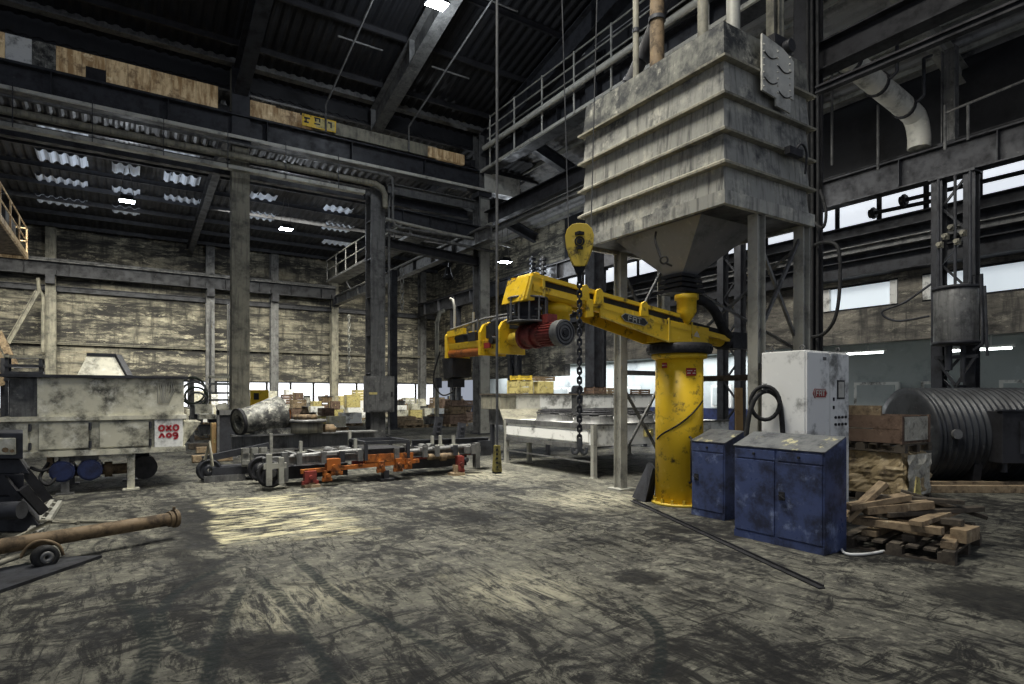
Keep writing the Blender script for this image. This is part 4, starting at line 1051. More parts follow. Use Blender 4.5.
m=MB(); m.bb(mx(58),mx(98),YM+.1,YM+.9,zb-.12,zb-.03); part('motor_shelf',m,Mt['steel'],t)
for px in (62,90):
    m=MB(); x=mx(px); m.cyl((x,YM+.0,.37),(x,YM+.5,.37),.17,n=20)
    for k in range(16):
        a=2*PI*k/16; m.bar((x+.17*math.cos(a),YM+.05,.37+.17*math.sin(a)),(x+.17*math.cos(a),YM+.45,.37+.17*math.sin(a)),.012,.02,(math.cos(a),0,math.sin(a)))
    m.cyl((x,YM-.03,.37),(x,YM+.0,.37),.14,n=20); m.bb(x-.05,x+.05,YM+.2,YM+.3,.5,zb-.1); part('vibrator_motor',m,Mt['motorblue'],t)
m=MB(); m.cyl((mx(72),YM+.4,.33),(mx(128),YM+.4,.33),.09,n=14); m.cyl((mx(104),YM+.4,.33),(mx(112),YM+.4,.33),.13,n=14); m.bb(mx(46),mx(52),YM+.1,YM+.4,.35,zb); part('drive_shaft',m,Mt['rust'],t)
m=MB(); m.bb(mx(136),mx(150),YM+.5,YM+1.0,.2,zb); m.cyl((mx(145),YM+.3,.33),(mx(145),YM+.9,.33),.2,n=18); part('rear_drive',m,Mt['black'],t)
m=MB(); m.tube(spline([V(mx(48),YM+.1,.52),V(mx(40),YM,.3),V(mx(48),YM-.05,.18),V(mx(56),YM,.3),V(mx(50),YM+.1,.45)]),.025,6); m.tube(spline([V(mx(30),YM+.1,.45),V(mx(44),YM,.4),V(mx(58),YM+.1,.52)]),.025,6); part('loose_hose',m,Mt['rubber'],t)
m=MB(); x=xc+.02; m.prism([(0,0),(.28,.42),(0,.42)],(x,YM+.3,zb+.05),(1,0,0),(0,0,1),0,-.05); m.prism([(0,0),(.28,.42),(0,.42)],(x,YM+1.2,zb+.05),(1,0,0),(0,0,1),0,-.05)
m.add([V(x,YM+.3,zb+.05),V(x+.28,YM+.3,zb+.47),V(x+.28,YM+1.2,zb+.47),V(x,YM+1.2,zb+.05)],[(0,1,2,3)]); part('discharge_lip',m,Mt['cream'],t)

# yellow balcony at the left edge
t=T('crane_walkway','yellow brown crane walkway with railing high at the left edge','walkway',(-4.2,31,7.5))
bx=onY(27,240,33).x
m=MB(); m.bb(bx-1.3,bx,24,33,7.55,7.65); part('deck',m,Mt['rust'],t)
m=MB(); m.bar((bx,24,7.55),(bx,33,7.55),.08,.22); m.bar((bx-1.3,33,7.55),(bx,33,7.55),.08,.22); part('edge_beam',m,Mt['panel'],t)
m=MB()
for y in (24.1,26.3,28.5,30.7,32.95): m.tube([(bx,y,7.6),(bx,y,8.75)],.035,6)
m.tube([(bx-1.25,32.95,7.6),(bx-1.25,32.95,8.75)],.035,6); part('railing_post',m,Mt['panel'],t)
m=MB()
for z in (8.2,8.75): m.tube([(bx,24,z),(bx,32.95,z),(bx-1.25,32.95,z)],.03,6)
part('handrail',m,Mt['panel'],t)
m=MB(); m.bb(bx-1.2,bx-.2,29,31.5,7.65,8.6); part('machine_box',m,Mt['steel'],t)
# small walkway on the lower runway
t=T('runway_gallery','small railed gallery left of the switch box column above the lower runway','gallery',(10.9,30,8.4))
m=MB(); m.bb(10.4,11.3,24,37,8.5,8.62); part('deck',m,Mt['steel'],t)
m=MB()
for k in range(8): m.tube([(10.4,24.2+k*1.8,8.6),(10.4,24.2+k*1.8,9.8)],.03,6)
part('railing_post',m,Mt['steel'],t)
m=MB()
for z in (9.2,9.8): m.tube([(10.4,24,z),(10.4,37,z)],.028,6)
part('handrail',m,Mt['flange'],t)
m=MB()
for y in (25,30,36): m.bar((11.3,y,8.5),(11.6,y,8.0),.08,.08)
part('bracket',m,Mt['dark'],t)

# long switch box on the column
c=V(7.95,YW-.5,0); a=onY(367,376,YW-.7); b=onY(394,412,YW-.7)
t=T('switch_box','flat grey steel switch box mounted on the ribbed dark column','switch box',((a.x+b.x)/2,YW-.7,b.z))
m=MB(); m.bb(a.x,b.x,YW-.75,YW-.3,b.z,a.z); part('case',m,Mt['steel'],t,None,.015)
m=MB(); m.bb(a.x+.05,b.x-.05,YW-.775,YW-.74,b.z+.05,a.z-.05); d=part('door',m,Mt['steel'],t,None,.01)
m=MB(); m.bb(a.x+.05,a.x+.35,YW-.785,YW-.77,a.z-.66,a.z-.58); part('label_strip',m,Mt['pale'],d)
m=MB(); m.box((b.x-.12,YW-.79,(a.z+b.z)/2),(.06,.04,.18)); part('handle',m,Mt['black'],d)

# ================================================================ ROLLER FRAMES IN THE MIDDLE
def wheel(mb,c,r,w=.12,axis=(0,1,0),hub=.1):
    c=Vector(c); mb.lathe([(hub*.4,-w*.5),(hub,-w*.6),(hub,-w*.35),(r*.78,-w*.3),(r*.82,-w*.5),(r,-w*.5),(r,w*.35),(r*1.08,w*.4),(r*1.08,w*.5),(r*.8,w*.5),(r*.78,w*.3),(hub,w*.35),(hub,w*.6),(hub*.4,w*.6),(hub*.4,-w*.5)],c,axis,26)
def Y11(px,py,Y=10.75): return onY(px,py,Y)
t=T('roller_frame','low grey roller frame with orange beams and flanged wheels on the floor','roller frame',(4.3,11.1,0))
xl=Y11(270,470).x; xr=Y11(466,458).x
for y in (10.75,11.55):
    m=MB(); m.ibeam((xl-.1,y+.12,.46),(xr+.3,y+.12,.46),.14,.1,.014); part('long_beam',m,Mt['steel'],t)
for x in (xl,xr):
    for y in ((10.72,11.6) if x==xl else (11.3,11.9)):
        m=MB(); wheel(m,(x,y,.27 if x==xl else .3),.21 if x==xl else .17,.13,(0,-1,0)); w_=part('wheel',m,Mt['black'] if x==xl else Mt['dark'],t)
        m=MB(); m.cyl((x,y-.12,.285),(x,y+.1,.285),.07,n=14); m.cyl((x,y-.13,.285),(x,y-.115,.285),.045,n=10); part('hub',m,Mt['steel'],w_)
    m=MB(); m.cyl((x,10.7,.285),(x,11.6,.285),.045,n=12); part('axle',m,Mt['dark'],t)
    m=MB(); m.bb(x+.18,x+.28,10.66,10.8,.12,.62); m.bb(x-.02,x+.3,10.68,10.8,.42,.55); part('wheel_fork',m,Mt['steel'],t)
ox=[Y11(p,470).x for p in (312,330,355,372,415,440)]
m=MB(); m.bar((Y11(300,478).x,10.72,.27),(Y11(418,462).x,10.72,.33),.07,.07); part('push_rod',m,Mt['orange'],t,'orange push rod')
m=MB(); m.bb(Y11(364,0).x,Y11(412,0).x,10.69,10.77,.36,.5); part('side_plate',m,Mt['orange'],t,'orange side plate')
for px,py,w,h in ((310,478,.2,.2),(333,466,.24,.26),(327,475,.12,.16),(381,466,.11,.18),(398,464,.12,.22),(408,463,.1,.16),(460,468,.13,.3)):
    c=Y11(px,py,10.66); z0=max(c.z-h/2,.08)
    m=MB(); m.bb(c.x-w/2,c.x+w/2,10.6,10.74,z0,z0+h); m.cyl((c.x,10.6,z0+h/2),(c.x,10.55,z0+h/2),.035,n=10); m.bb(c.x-w*.7,c.x+w*.7,10.63,10.7,z0-.03,z0+.03); part('clamp_block',m,Mt['red'] if px in(310,460) else Mt['orange'],t,'rust red clamp block' if px in (310,460) else 'orange clamp block')
for px in (310,384,455):
    c=Y11(px,480); m=MB(); m.bb(c.x-.13,c.x+.13,10.56,10.82,0,.05); m.bb(c.x-.05,c.x+.05,10.62,10.76,.05,.2); part('foot',m,Mt['wood'] if px!=384 else Mt['black'],t)
m=MB(); a=Y11(365,443); b=Y11(407,443)
for x in (a.x,b.x): m.bar((x,10.7,.4),(x,10.7,a.z),.06,.06,(1,0,0)); m.bar((x,11.6,.4),(x,11.6,a.z),.06,.06,(1,0,0)); m.bar((x,10.7,a.z),(x,11.6,a.z),.06,.06)
for y in (10.7,11.6): m.bar((a.x,y,a.z),(b.x,y,a.z),.05,.06)
part('box_frame',m,Mt['dark'],t)
m=MB(); m.bb(a.x+.05,b.x-.05,10.75,11.5,.5,a.z-.12); part('tray',m,Mt['black'],t)
for px in (298,352,428,436,449):
    c=Y11(px,450,11.2); m=MB(); m.bar((c.x,11.0,.5),(c.x,11.0,.5+.28),.06,.05,(1,0,0)); m.box((c.x,11.0,.56),(.14,.1,.06)); part('stake',m,Mt['flange'],t)
m=MB(); m.cyl(Y11(405,452,10.85),Y11(470,446,10.85),.05,n=10); m.cyl(Y11(290,457,10.9),Y11(365,450,10.9),.045,n=10); part('tie_bar',m,Mt['steel'],t)
m=MB(); m.cyl(Y11(428,457,10.8),Y11(458,455,10.8),.06,n=12); m.cyl(Y11(440,457,10.8),Y11(446,456.6,10.8),.08,n=12); part('ram_cylinder',m,Mt['rust'],t)
m=MB(); m.ibeam(Y11(412,443,11.2),Y11(488,440,11.2),.12,.1,.015); m.bb(Y11(476,0,11.2).x,Y11(489,0,11.2).x,11.1,11.5,.3,.62); part('rear_beam',m,Mt['dark'],t)
m=MB(); m.bb(Y11(292,0).x,Y11(352,0).x,11.0,11.4,.12,.34); part('shadow_block',m,Mt['black'],t)  # black boxes added where only shadow lies beneath the frame
m=MB(); m.bb(Y11(402,0,11.2).x,Y11(462,0,11.2).x,11.0,11.5,.14,.36); part('shadow_block',m,Mt['black'],t)
for px in (296,320,338,356,392,420,432,450,468):
    c=Y11(px,450,10.9); m=MB(); m.bb(c.x-.035,c.x+.035,10.64,11.7,.5,.57); m.box((c.x,10.66,.5),(.09,.05,.2)); part('cross_bar',m,Mt['dark'] if px%4 else Mt['steel'],t)
m=MB(); a_=Y11(268,458,10.58); m.bb(a_.x-.04,a_.x+.05,10.5,10.56,.1,.62); m.bb(a_.x+.16,a_.x+.24,10.5,10.6,.12,.55); m.box((a_.x+.1,10.54,.42),(.36,.06,.09)); part('wheel_bracket',m,Mt['flange'],t)
m=MB(); m.bar(Y11(352,462,10.9),Y11(470,452,10.9),.05,.12); m.bar(Y11(300,462,11.3),Y11(360,455,11.3),.08,.1); part('sway_bar',m,Mt['red'],t,'dark red sway bar')
for k,px in enumerate((330,345,418,425)):
    c=Y11(px,458,11.3); m=MB(); m.cyl((c.x,10.95,.55),(c.x,11.5,.55),.075,n=14); m.cyl((c.x,10.9,.55),(c.x,11.55,.55),.02,n=8); part('roller',m,Mt['steel'],t)
# leaning dark props
for lab,p0,p1 in (('dark slotted steel prop leaning up from the roller frame, left of the two',(433,446),(439,417)),('dark slotted steel prop leaning up from the roller frame, right of the two',(457,447),(462,423))):
    a=onY(*p0,11.9); b=onY(*p1,11.95); a.z=0.02
    m=MB(); m.bar(a,b,.18,.07,(0,1,0)); 
    for k in range(8): c=a.lerp(b,.2+.1*k); m.box(c-V(0,.05,0),(.08,.03,.03))
    solo('steel_prop',m,Mt['dark'],lab,'prop','props leaning at the roller frame')
# rear frame with long I-beam
YR=13.0
def Y13(px,py): return onY(px,py,YR)
t=T('beam_trestle','long dark steel beam lying on trestles behind the roller frame','beam trestle',(3.2,YR,0))
xa2,xb2=Y13(232,432).x,Y13(376,432).x; zt2=Y13(300,433).z
m=MB(); m.ibeam((xa2,YR+.1,zt2-.17),(xb2,YR+.1,zt2-.17),.34,.36,.03); part('girder',m,Mt['steel'],t)
for x in (xa2+.5,xa2+1.3,xb2-.45):
    m=MB(); m.bb(x-.06,x+.06,YR-.2,YR+.4,0,.05); m.bar((x,YR-.12,.05),(x,YR-.05,zt2-.33),.08,.08,(1,0,0)); m.bar((x,YR+.32,.05),(x,YR+.25,zt2-.33),.08,.08,(1,0,0)); m.bb(x-.05,x+.05,YR-.15,YR+.35,zt2-.37,zt2-.33); part('trestle',m,Mt['dark'],t)
for px in (270,348):
    x=Y13(px,440).x; m=MB(); m.bb(x-.03,x+.03,YR-.14,YR-.08,.1,zt2+.02); part('post',m,Mt['flange'],t)
# lower sled with dark loops at the left
t=T('track_sled','dark low sled with track links, left behind the roller frame','sled',(1.6,12.3,0))
YS=12.2
def YSx(px): return onY(px,460,YS).x
m=MB(); m.bb(YSx(212),YSx(288),YS,YS+.5,.12,.26); m.bar((YSx(203),YS+.1,.42),(YSx(270),YS+.1,.62),.12,.12); part('runner',m,Mt['dark'],t)
for px in (245,254,263):
    x=YSx(px); m=MB(); m.bb(x-.06,x+.06,YS-.08,YS+.05,.26,.6); m.box((x,YS-.1,.56),(.11,.05,.1)); m.box((x,YS-.1,.34),(.13,.06,.07)); part('track_link',m,Mt['flange'],t)
m=MB(); wheel(m,(YSx(210),YS+.1,.22),.2,.14); part('end_roller',m,Mt['dark'],t)
m=MB(); m.tube([(YSx(205),YS,.42),(YSx(209),YS-.05,.75),(YSx(212),YS-.05,.3)],.03,6); part('hook_bar',m,Mt['olive'],t)
m=MB(); m.bb(YSx(204),YSx(245),YS-.02,YS+.5,0,.12); part('skid',m,Mt['steel'],t)
# conical casting on the beam
c0=Y13(238,431)+V(0,-.0,0); c0.z=zt2+.26; c1=V(c0.x+1.0,YR+.35,zt2+.4)
ax=(c1-c0).normalized()
t=T('conical_casting','streaky white cone shaped casting lying on the long steel beam','casting',(c0.x+.5,YR+.2,zt2))
m=MB(); m.lathe([(.15,0),(.25,0),(.26,.05),(.25,.1),(.3,.4),(.39,.75),(.4,.9),(.3,.92),(.17,.1),(.15,0)],c0,ax,28); part('shell',m,Mt['soot'],t)
m=MB(); m.lathe([(.2,.02),(.27,-.02),(.27,.06),(.2,.06),(.2,.02)],c0,ax,28); part('mouth_ring',m,Mt['black'],t)
m=MB(); m.bb(c0.x+.3,c0.x+1.0,YR-.05,YR+.45,zt2,zt2+.12); part('cradle',m,Mt['soot'],t)
# broken white mould pieces on the beam
for lab,px,w,h,d in (('jagged white mould piece beside the conical casting',276,.22,.32,.3),('low jagged white mould piece right of the taller one',287,.3,.2,.3)):
    x=Y13(px,430).x; m=MB(); m.prism([(-w/2,0),(w/2,0),(w/2,h),(w*.2,h*.7),(0,h*.95),(-w*.3,h*.6),(-w/2,h*.9)],(x,YR+.3,zt2),(1,0,0),(0,0,1),0,d); solo('mould_piece',m,Mt['soot'],lab,'mould')
# stack of flange rings
x=Y13(307,430).x
for k,(r,z0,h,mt,lab) in enumerate(((.36,0,.22,'olive','thick grey green ring casting, lowest of the ring stack on the beam'),(.42,.22,.06,'steel','wide flat flange on the ring stack on the beam'),(.24,.28,.1,'rust','small rusty ring, topmost of the ring stack on the beam'))):
    m=MB(); m.lathe([(r*.55,0),(r,0),(r,h),(r*.55,h),(r*.55,0)],(x,YR+.12,zt2+z0),(0,0,1),28); solo('ring_casting',m,Mt[mt],lab,'ring','ring stack on the long beam')
x=Y13(330,430).x; m=MB(); m.lathe([(.05,0),(.15,0),(.17,.08),(.1,.16),(.05,.16),(.05,0)],(x,YR+.1,zt2),(0,0,1),18); solo('pipe_fitting',m,Mt['rust'],'small rusty brown fitting lying right of the ring stack on the beam','fitting')

# ================================================================ COOLER TABLES
bx0,bx1,by0,by1=7.55,11.6,8.8,12.0; bt,bb_=1.02,.58
t=T('cooler_table','long white cooler table with round black fan guards, in front of the sand hopper leg','cooler table',(9.5,10.4,0))
m=MB(); m.bb(bx0+.02,bx1,by0+.02,by1,bb_+.02,bt); part('casing',m,Mt['white'],t,None,.008)
m=MB(); m.bb(bx0-.01,bx0+.02,by0+.15,by1-.1,bb_+.1,bt-.14); part('side_panel',m,Mt['white'],t)
m=MB(); m.bb(bx0-.02,bx0+.05,by0,by1,bt-.08,bt+.02); m.bb(bx0-.02,bx0+.05,by0,by1,bb_-.03,bb_+.05); m.bb(bx0,bx1,by0-.01,by0+.03,bt-.02,bt+.02); part('edge_frame',m,Mt['steel'],t)
for x,y,mt in ((bx0+.02,by0+.02,'steel'),(bx0+.02,by1-.05,'steel'),(bx1-.1,by0+.05,'steel'),(bx1-.1,by1-.05,'steel'),(bx0+.5,by1-.3,'white'),(9.6,by0+.05,'steel')):
    m=MB(); h=bt if x<bx0+.1 else bb_+.03; m.bar((x,y-.04,.01),(x,y-.04,h),.02,.09,(1,0,0)); m.bar((x-.035,y,.01),(x-.035,y,h),.08,.015,(1,0,0)); m.box((x,y,.008),(.12,.12,.016)); part('leg',m,Mt['flange'],t)
m=MB(); m.bar((bx0+.02,by0+.05,.3),(bx0+.02,by1-.05,.3),.02,.03); part('stretcher',m,Mt['steel'],t)
for x in (8.2,9.35,10.5):
    for y in (9.55,10.9):
        if (x,y)==(10.5,10.9): continue
        m=MB(); m.lathe([(.46,0),(.42,.03),(.4,.12),(.4,.15),(.38,.15),(.38,.0)],(x,y,bt),(0,0,1),28); f_=part('fan_cowl',m,Mt['steel'],t)
        m=MB()
        for r in (.14,.22,.3,.37): m.torus((x,y,bt+.235),(0,0,1),r,.012,28,5)
        m.torus((x,y,bt+.19),(0,0,1),.4,.02,28,5)
        for k in range(8):
            a=2*PI*k/8; m.tube([(x+.1*math.cos(a),y+.1*math.sin(a),bt+.24),(x+.37*math.cos(a),y+.37*math.sin(a),bt+.23),(x+.4*math.cos(a),y+.4*math.sin(a),bt+.14)],.011,5)
        part('fan_guard',m,Mt['black'],f_)
        m=MB(); m.cyl((x,y,bt+.04),(x,y,bt+.26),.1,n=16)
        for k in range(5):
            a=2*PI*k/5; ca,sa=math.cos(a),math.sin(a)
            m.add([V(x+.09*ca-.03*sa,y+.09*sa+.03*ca,bt+.06),V(x+.31*ca-.09*sa,y+.31*sa+.09*ca,bt+.05),V(x+.31*ca+.09*sa,y+.31*sa-.09*ca,bt+.09),V(x+.09*ca+.04*sa,y+.09*sa-.04*ca,bt+.1)],[(0,1,2,3)])
        part('fan_rotor',m,Mt['black'],f_)
m=MB(); m.bb(8.9,9.1,by0-.06,by0+.02,.75,.9); m.cyl((9.0,by0-.07,.84),(9.0,by0-.1,.84),.03,n=8); part('terminal_box',m,Mt['pale'],t)
t=T('hood_bench','white panelled hood bench with sloping left skirt behind the cooler table','bench',(11,13.6,0))
hx0=onY(500,400,13.3).x; hx1=13.8; e=[hx0,onY(516,0,13.3).x,onY(540,0,13.3).x,onY(572,0,13.3).x,onY(583,0,13.3).x,onY(612,0,13.3).x,hx1]
for k,mt in enumerate(('olive','duct','white','steel','white','white')):
    m=MB(); m.bb(e[k]+.01,e[k+1]-.01,13.3,14.3,1.22,1.6); part('hood_panel',m,Mt[mt],t,None,.006)
m=MB(); m.bb(hx0-.02,hx1,13.25,14.35,1.6,1.64); part('top_board',m,Mt['wooddark'],t)
m=MB(); m.loft([V(hx0-.4,12.45,.92),V(hx0+1.1,12.45,.92),V(hx0+1.1,12.45,.86),V(hx0-.4,12.45,.86)],[V(hx0,13.32,1.24),V(hx0+1.3,13.32,1.24),V(hx0+1.3,13.32,1.18),V(hx0,13.32,1.18)]); m.bb(hx0-.42,hx0+1.1,12.42,12.48,.8,.93); part('sloping_skirt',m,Mt['olive'],t)
m=MB(); m.bb(hx0+.2,hx1-.1,13.3,14.2,.8,1.22); part('body',m,Mt['steel'],t)
for x,y in ((hx0-.3,12.55),(hx0+1.0,12.55),(hx0+.25,14.1),(hx1-.2,13.4),(hx1-.2,14.1),(11,13.4)):
    m=MB(); m.bar((x,y,0.0),(x,y,.85),.09,.09,(1,0,0)); m.box((x,y,.01),(.2,.2,.02)); part('leg',m,Mt['dark'],t)
def crate(name,lab,x,y,z,w,d,h,mat,cat='crate',group=None,slats=True,rz=0,lid=True):
    t=T(name,lab,cat,(x,y,z),rz,group,world=False)
    if slats:
        n=max(2,int(h/.14)); hh=h/n
        for s in range(4):
            m=MB()
            for k in range(n):
                z0=hh*k+.008
                if s<2: m.bb(-w/2,w/2,(-d/2 if s==0 else d/2-.02),(-d/2+.02 if s==0 else d/2),z0,z0+hh-.016)
                else: m.bb((-w/2 if s==2 else w/2-.02),(-w/2+.02 if s==2 else w/2),-d/2,d/2,z0,z0+hh-.016)
            part('side_boards',m,Mt[mat],t)
        m=MB()
        for a in (-1,1):
            for b in (-1,1): m.bb(a*(w/2+.012)-.03,a*(w/2+.012)+.03,b*(d/2+.012)-.012,b*(d/2+.012)+.012,0,h)
        part('corner_batten',m,Mt[mat],t)
        if lid: m=MB(); m.bb(-w/2,w/2,-d/2,d/2,h-.03,h-.005); part('lid',m,Mt[mat],t)
    else:
        m=MB(); m.bb(-w/2,w/2,-d/2,d/2,0,h); part('box_body',m,Mt[mat],t,None,.01)
        m=MB(); m.bb(-w/2-.004,w/2+.004,-.03,.03,0,h+.004); m.bb(-.02,.02,-d/2-.004,d/2+.004,h*.45,h*.55); part('tape',m,Mt['pale'] if mat!='pale' else Mt['cream'],t)
    return t
tp=1.64
def onB(px,w): return onY(px,390,13.8).x
crate('wooden_crate','tall yellow crate at the left end of the hood bench',onB(520,0),13.8,tp,.42,.5,.36,'pale')
crate('wooden_crate','small yellow crate on top of the tall yellow crate on the hood bench',onB(521,0),13.8,tp+.37,.36,.4,.13,'yellowdirty')
crate('carton','pale yellow carton in the middle of the crates on the hood bench',onB(540,0),13.75,tp,.52,.5,.34,'pale','carton',slats=False)
crate('parts_tray','rusty brown tray lying on the pale carton on the hood bench',onB(539,0),13.75,tp+.35,.6,.45,.13,'rust','tray',lid=False)
m=MB(); x=onB(575,0); m.cyl((x-.12,13.7,tp+.12),(x+.12,13.7,tp+.12),.12,n=18); m.bb(x-.2,x+.2,13.6,13.85,tp,tp+.05); m.cyl((x+.12,13.7,tp+.12),(x+.2,13.7,tp+.12),.05,n=10); solo('pump',m,Mt['dark'],'small dark pump standing on the hood bench behind the chain','pump')
crate('wooden_crate','low brown crate at the left of the pair on the hood bench',onB(595,0),13.8,tp,.42,.4,.2,'woodred')
crate('wooden_crate','low brown crate at the right of the pair on the hood bench',onB(610,0),13.8,tp,.45,.4,.18,'wood')
crate('wooden_crate','small reddish crate at the right end of the hood bench beside the hopper leg',onB(640,0),13.8,tp,.35,.4,.14,'woodred')

# ================================================================ PALLETS
def pallet(lab,x,y,z,w=.8,d=1.2,rz=0,mat='wooddark',group=None):
    t=T('pallet',lab,'pallet',(x,y,z),rz,group,world=False)
    for k in (-1,0,1):
        m=MB(); m.bb(k*(w/2-.05)-.05,k*(w/2-.05)+.05,-d/2,d/2,0,.022)
        for j in (-1,0,1): m.bb(k*(w/2-.05)-.05,k*(w/2-.05)+.05,j*(d/2-.07)-.07,j*(d/2-.07)+.07,.022,.1)
        part('skid',m,Mt[mat],t)
    n=7
    for k in range(n):
        y0=-d/2+.055+(d-.11)*k/(n-1); m=MB(); m.bb(-w/2,w/2,y0-.05,y0+.05,.1,.122); part('deck_board',m,Mt[mat],t)
    return t
pr=math.radians(9.6); N_=G(955,566); pc=N_+Matrix.Rotation(pr,3,'Z')@V(.6,.5,0)
pallet('dark pallet carrying the loose wood pile at the right foreground',pc.x,pc.y,0,1.2,1.0,pr)
Mp=Matrix.Rotation(pr,3,'Z')
def wp_(x,y,z): return Mp@V(x*1.0,y*.85,0)+V(pc.x,pc.y,z+max(0,(z-.2))*.25)
pile=[((-.5,-.5,.16),(.1,-.42,.16),.12,.07),((-.45,-.1,.16),(.3,-.05,.16),.11,.07),((-.5,.3,.16),(.45,.25,.16),.14,.06),((.15,-.5,.2),(.2,.3,.19),.13,.14),
((-.35,-.3,.22),(-.2,.5,.24),.1,.07),((.4,-.55,.2),(.5,.4,.19),.1,.1),((-.48,-.45,.27),(-.42,.5,.25),.1,.07),((-.1,-.55,.3),(-.05,.5,.28),.11,.06),
((-.55,-.2,.31),(.4,-.35,.33),.12,.05),((-.4,.15,.33),(.5,-.6,.36),.1,.05),((-.5,.35,.36),(.0,-.2,.41),.15,.08),((-.6,.5,.38),(-.15,.0,.47),.16,.06),
((-.3,.55,.36),(.35,.1,.42),.12,.05),((.0,.5,.38),(.6,-.3,.33),.1,.05),((-.55,.55,.26),(-.3,.2,.58),.16,.05),((-.2,.3,.45),(.3,-.45,.42),.12,.04),
((-.3,-.55,.22),(.05,-.6,.22),.14,.13),((.3,.2,.46),(.55,-.65,.28),.09,.04)]
labs=['short plank end at the near bottom of the wood pile','bottom plank across the middle of the wood pile','broad bottom board at the back of the wood pile','thick square timber block low in the wood pile','plank running along the left side of the wood pile',
'square batten low at the far side of the wood pile','plank at the left bottom edge of the wood pile','thin plank through the middle of the wood pile','thin board crossing the front of the wood pile','long thin lath slanting over the wood pile to the near right',
'broad plank sloping on the top left of the wood pile','pale broad board tipped up at the left of the wood pile','thin board across the rear top of the wood pile','lath slanting down the far right of the wood pile','pale board standing steeply at the back left of the wood pile','flat lath on top of the wood pile',
'thick pale block at the near front corner of the wood pile','narrow lath sliding off the far right end of the wood pile']
for i,((a,b,w,h),lab) in enumerate(zip(pile,labs)):
    m=MB(); m.bar(wp_(*a),wp_(*b),w,h); solo('plank',m,Mt['wood'] if i in(3,10,11,14,16,8) else Mt['wooddark'] if i%2 else Mt['wood'],lab,'plank','loose wood pile on the pallet',.004)
# crate stack behind
sx,sy=9.85,4.8
pallet('dark pallet at the bottom of the crate stack beside the white switch cabinet',sx,sy,0,.85,1.25)
t=T('wrapped_load','brown paper wrapped load under film on the bottom pallet of the crate stack','load',(sx,sy,.125))
m=MB(); n=26; rows=16; vs=[]
import mathutils
for j in range(rows+1):
    z=.125+.62*j/rows
    per=[]
    for i in range(4*n):
        s=i//n; f=(i%n)/n
        a=[(-1+2*f,-1),(1,-1+2*f),(1-2*f,1),(-1,1-2*f)][s]
        nn=mathutils.noise.noise(V(a[0]*2.3,a[1]*2.9,j*.25))*.07+(.5-abs(mathutils.noise.noise(V(a[0]*5,a[1]*5+j*.3,j*.5))))*.05
        k=1-.12*(j/rows)**2
        vs.append(V(sx+a[0]*(.4*k+nn),sy+a[1]*(.6*k+nn),z))
N=4*n
m.add(vs,[(j*N+i,j*N+(i+1)%N,(j+1)*N+(i+1)%N,(j+1)*N+i) for j in range(rows) for i in range(N)]+[tuple(rows*N+i for i in range(N))])
part('paper_wrap',m,Mt['paperwrap'],t)
m=MB(); vs=[]
for j in range(9):
    for i in range(7):
        a=.0+i*.115; z=.13+.075*j
        vs.append(V(sx-.36+a,sy-.64-.05*mathutils.noise.noise(V(i*.8,j*.6,2)),z))
m.add(vs,[(j*7+i,j*7+i+1,(j+1)*7+i+1,(j+1)*7+i) for j in range(8) for i in range(6)])
part('film_sheet',m,Mt['film'],t,'cloudy torn film hanging on the near end')
m=MB(); m.prism([(-.1,0),(.12,0),(.06,.28),(-.02,.3)],(sx-.3,sy-.72,.13),(1,0,0),(0,0,1),0,.02); part('yellow_rag',m,Mt['pale'],t,'crumpled yellow rag')
pallet('dark pallet on top of the wrapped load, under the open crate',sx,sy,.76,.85,1.25,0,'wooddark')
crate('wooden_crate','reddish brown open wooden crate at the top of the crate stack near the tank',sx,sy,.885,.8,1.15,.42,'woodred',lid=False)
m=MB(); m.bb(sx-.36,sx+.36,sy-.598,sy-.59,.93,1.28); solo('paper_label',m,Mt['film'],'pale stained paper sheet on the near end of the open crate','label')
m=MB(); m.bar((sx-.3,sy-.25,1.36),(sx-.32,sy+.45,1.36),.04,.16); solo('loose_board',m,Mt['wood'],'brown board standing on edge inside the open crate','board')
m=MB(); m.bb(sx-.1,sx+.2,sy+.1,sy+.5,1.0,1.38); solo('white_sack',m,Mt['film'],'pale sack inside the open crate behind the board','sack',None,.04)

# ================================================================ CORRUGATED TANK
FW=V(FX,FY,0); RT=V(RX,RY,0)
def K(lat,dep,z): return FW*dep+RT*lat+V(0,0,z)
TD,tr=11.0,.83; tz=tr+.05; la,lb=7.24,13.2
t=T('corrugated_tank','dark corrugated steel tank lying on the floor at the right edge','tank',tuple(K(10,TD,0)))
prof=[]; n=int((lb-la)/.11)
for i in range(n*6+1):
    prof.append((tr+.026*math.cos(i*PI/3),(lb-la)*i/(n*6)))
m=MB(); m.lathe(prof,K(la,TD,tz),RT,44,True); part('corrugated_shell',m,Mt['tank'],t)
m=MB(); m.lathe([(0,-.04),(.3,-.04),(tr-.1,.0),(tr+.03,.0),(tr+.03,.05),(0,.05)],K(la,TD,tz),RT,44); part('end_cap',m,Mt['tank'],t)
for q in (8.0,10,12):
    m=MB(); m.prism([(-.65,0),(.65,0),(.72,.42),(.45,.2),(0,.05),(-.45,.2),(-.72,.42)],K(q,TD,0),FW,V(0,0,1),-.07,.07); part('saddle',m,Mt['black'],t)
m=MB(); B1=[K(8.13,9.95,.46),K(9.3,9.95,.46),K(9.3,10.35,.46),K(8.13,10.35,.46)]; m.loft(B1,[q+V(0,0,.87) for q in B1]); bx_=part('junction_box',m,Mt['black'],t,None,.012)
m=MB(); B1=[K(8.42,9.92,.62),K(9.1,9.92,.62),K(9.1,9.96,.62),K(8.42,9.96,.62)]; m.loft(B1,[q+V(0,0,.55) for q in B1]); part('box_window',m,Mt['dark'],bx_)
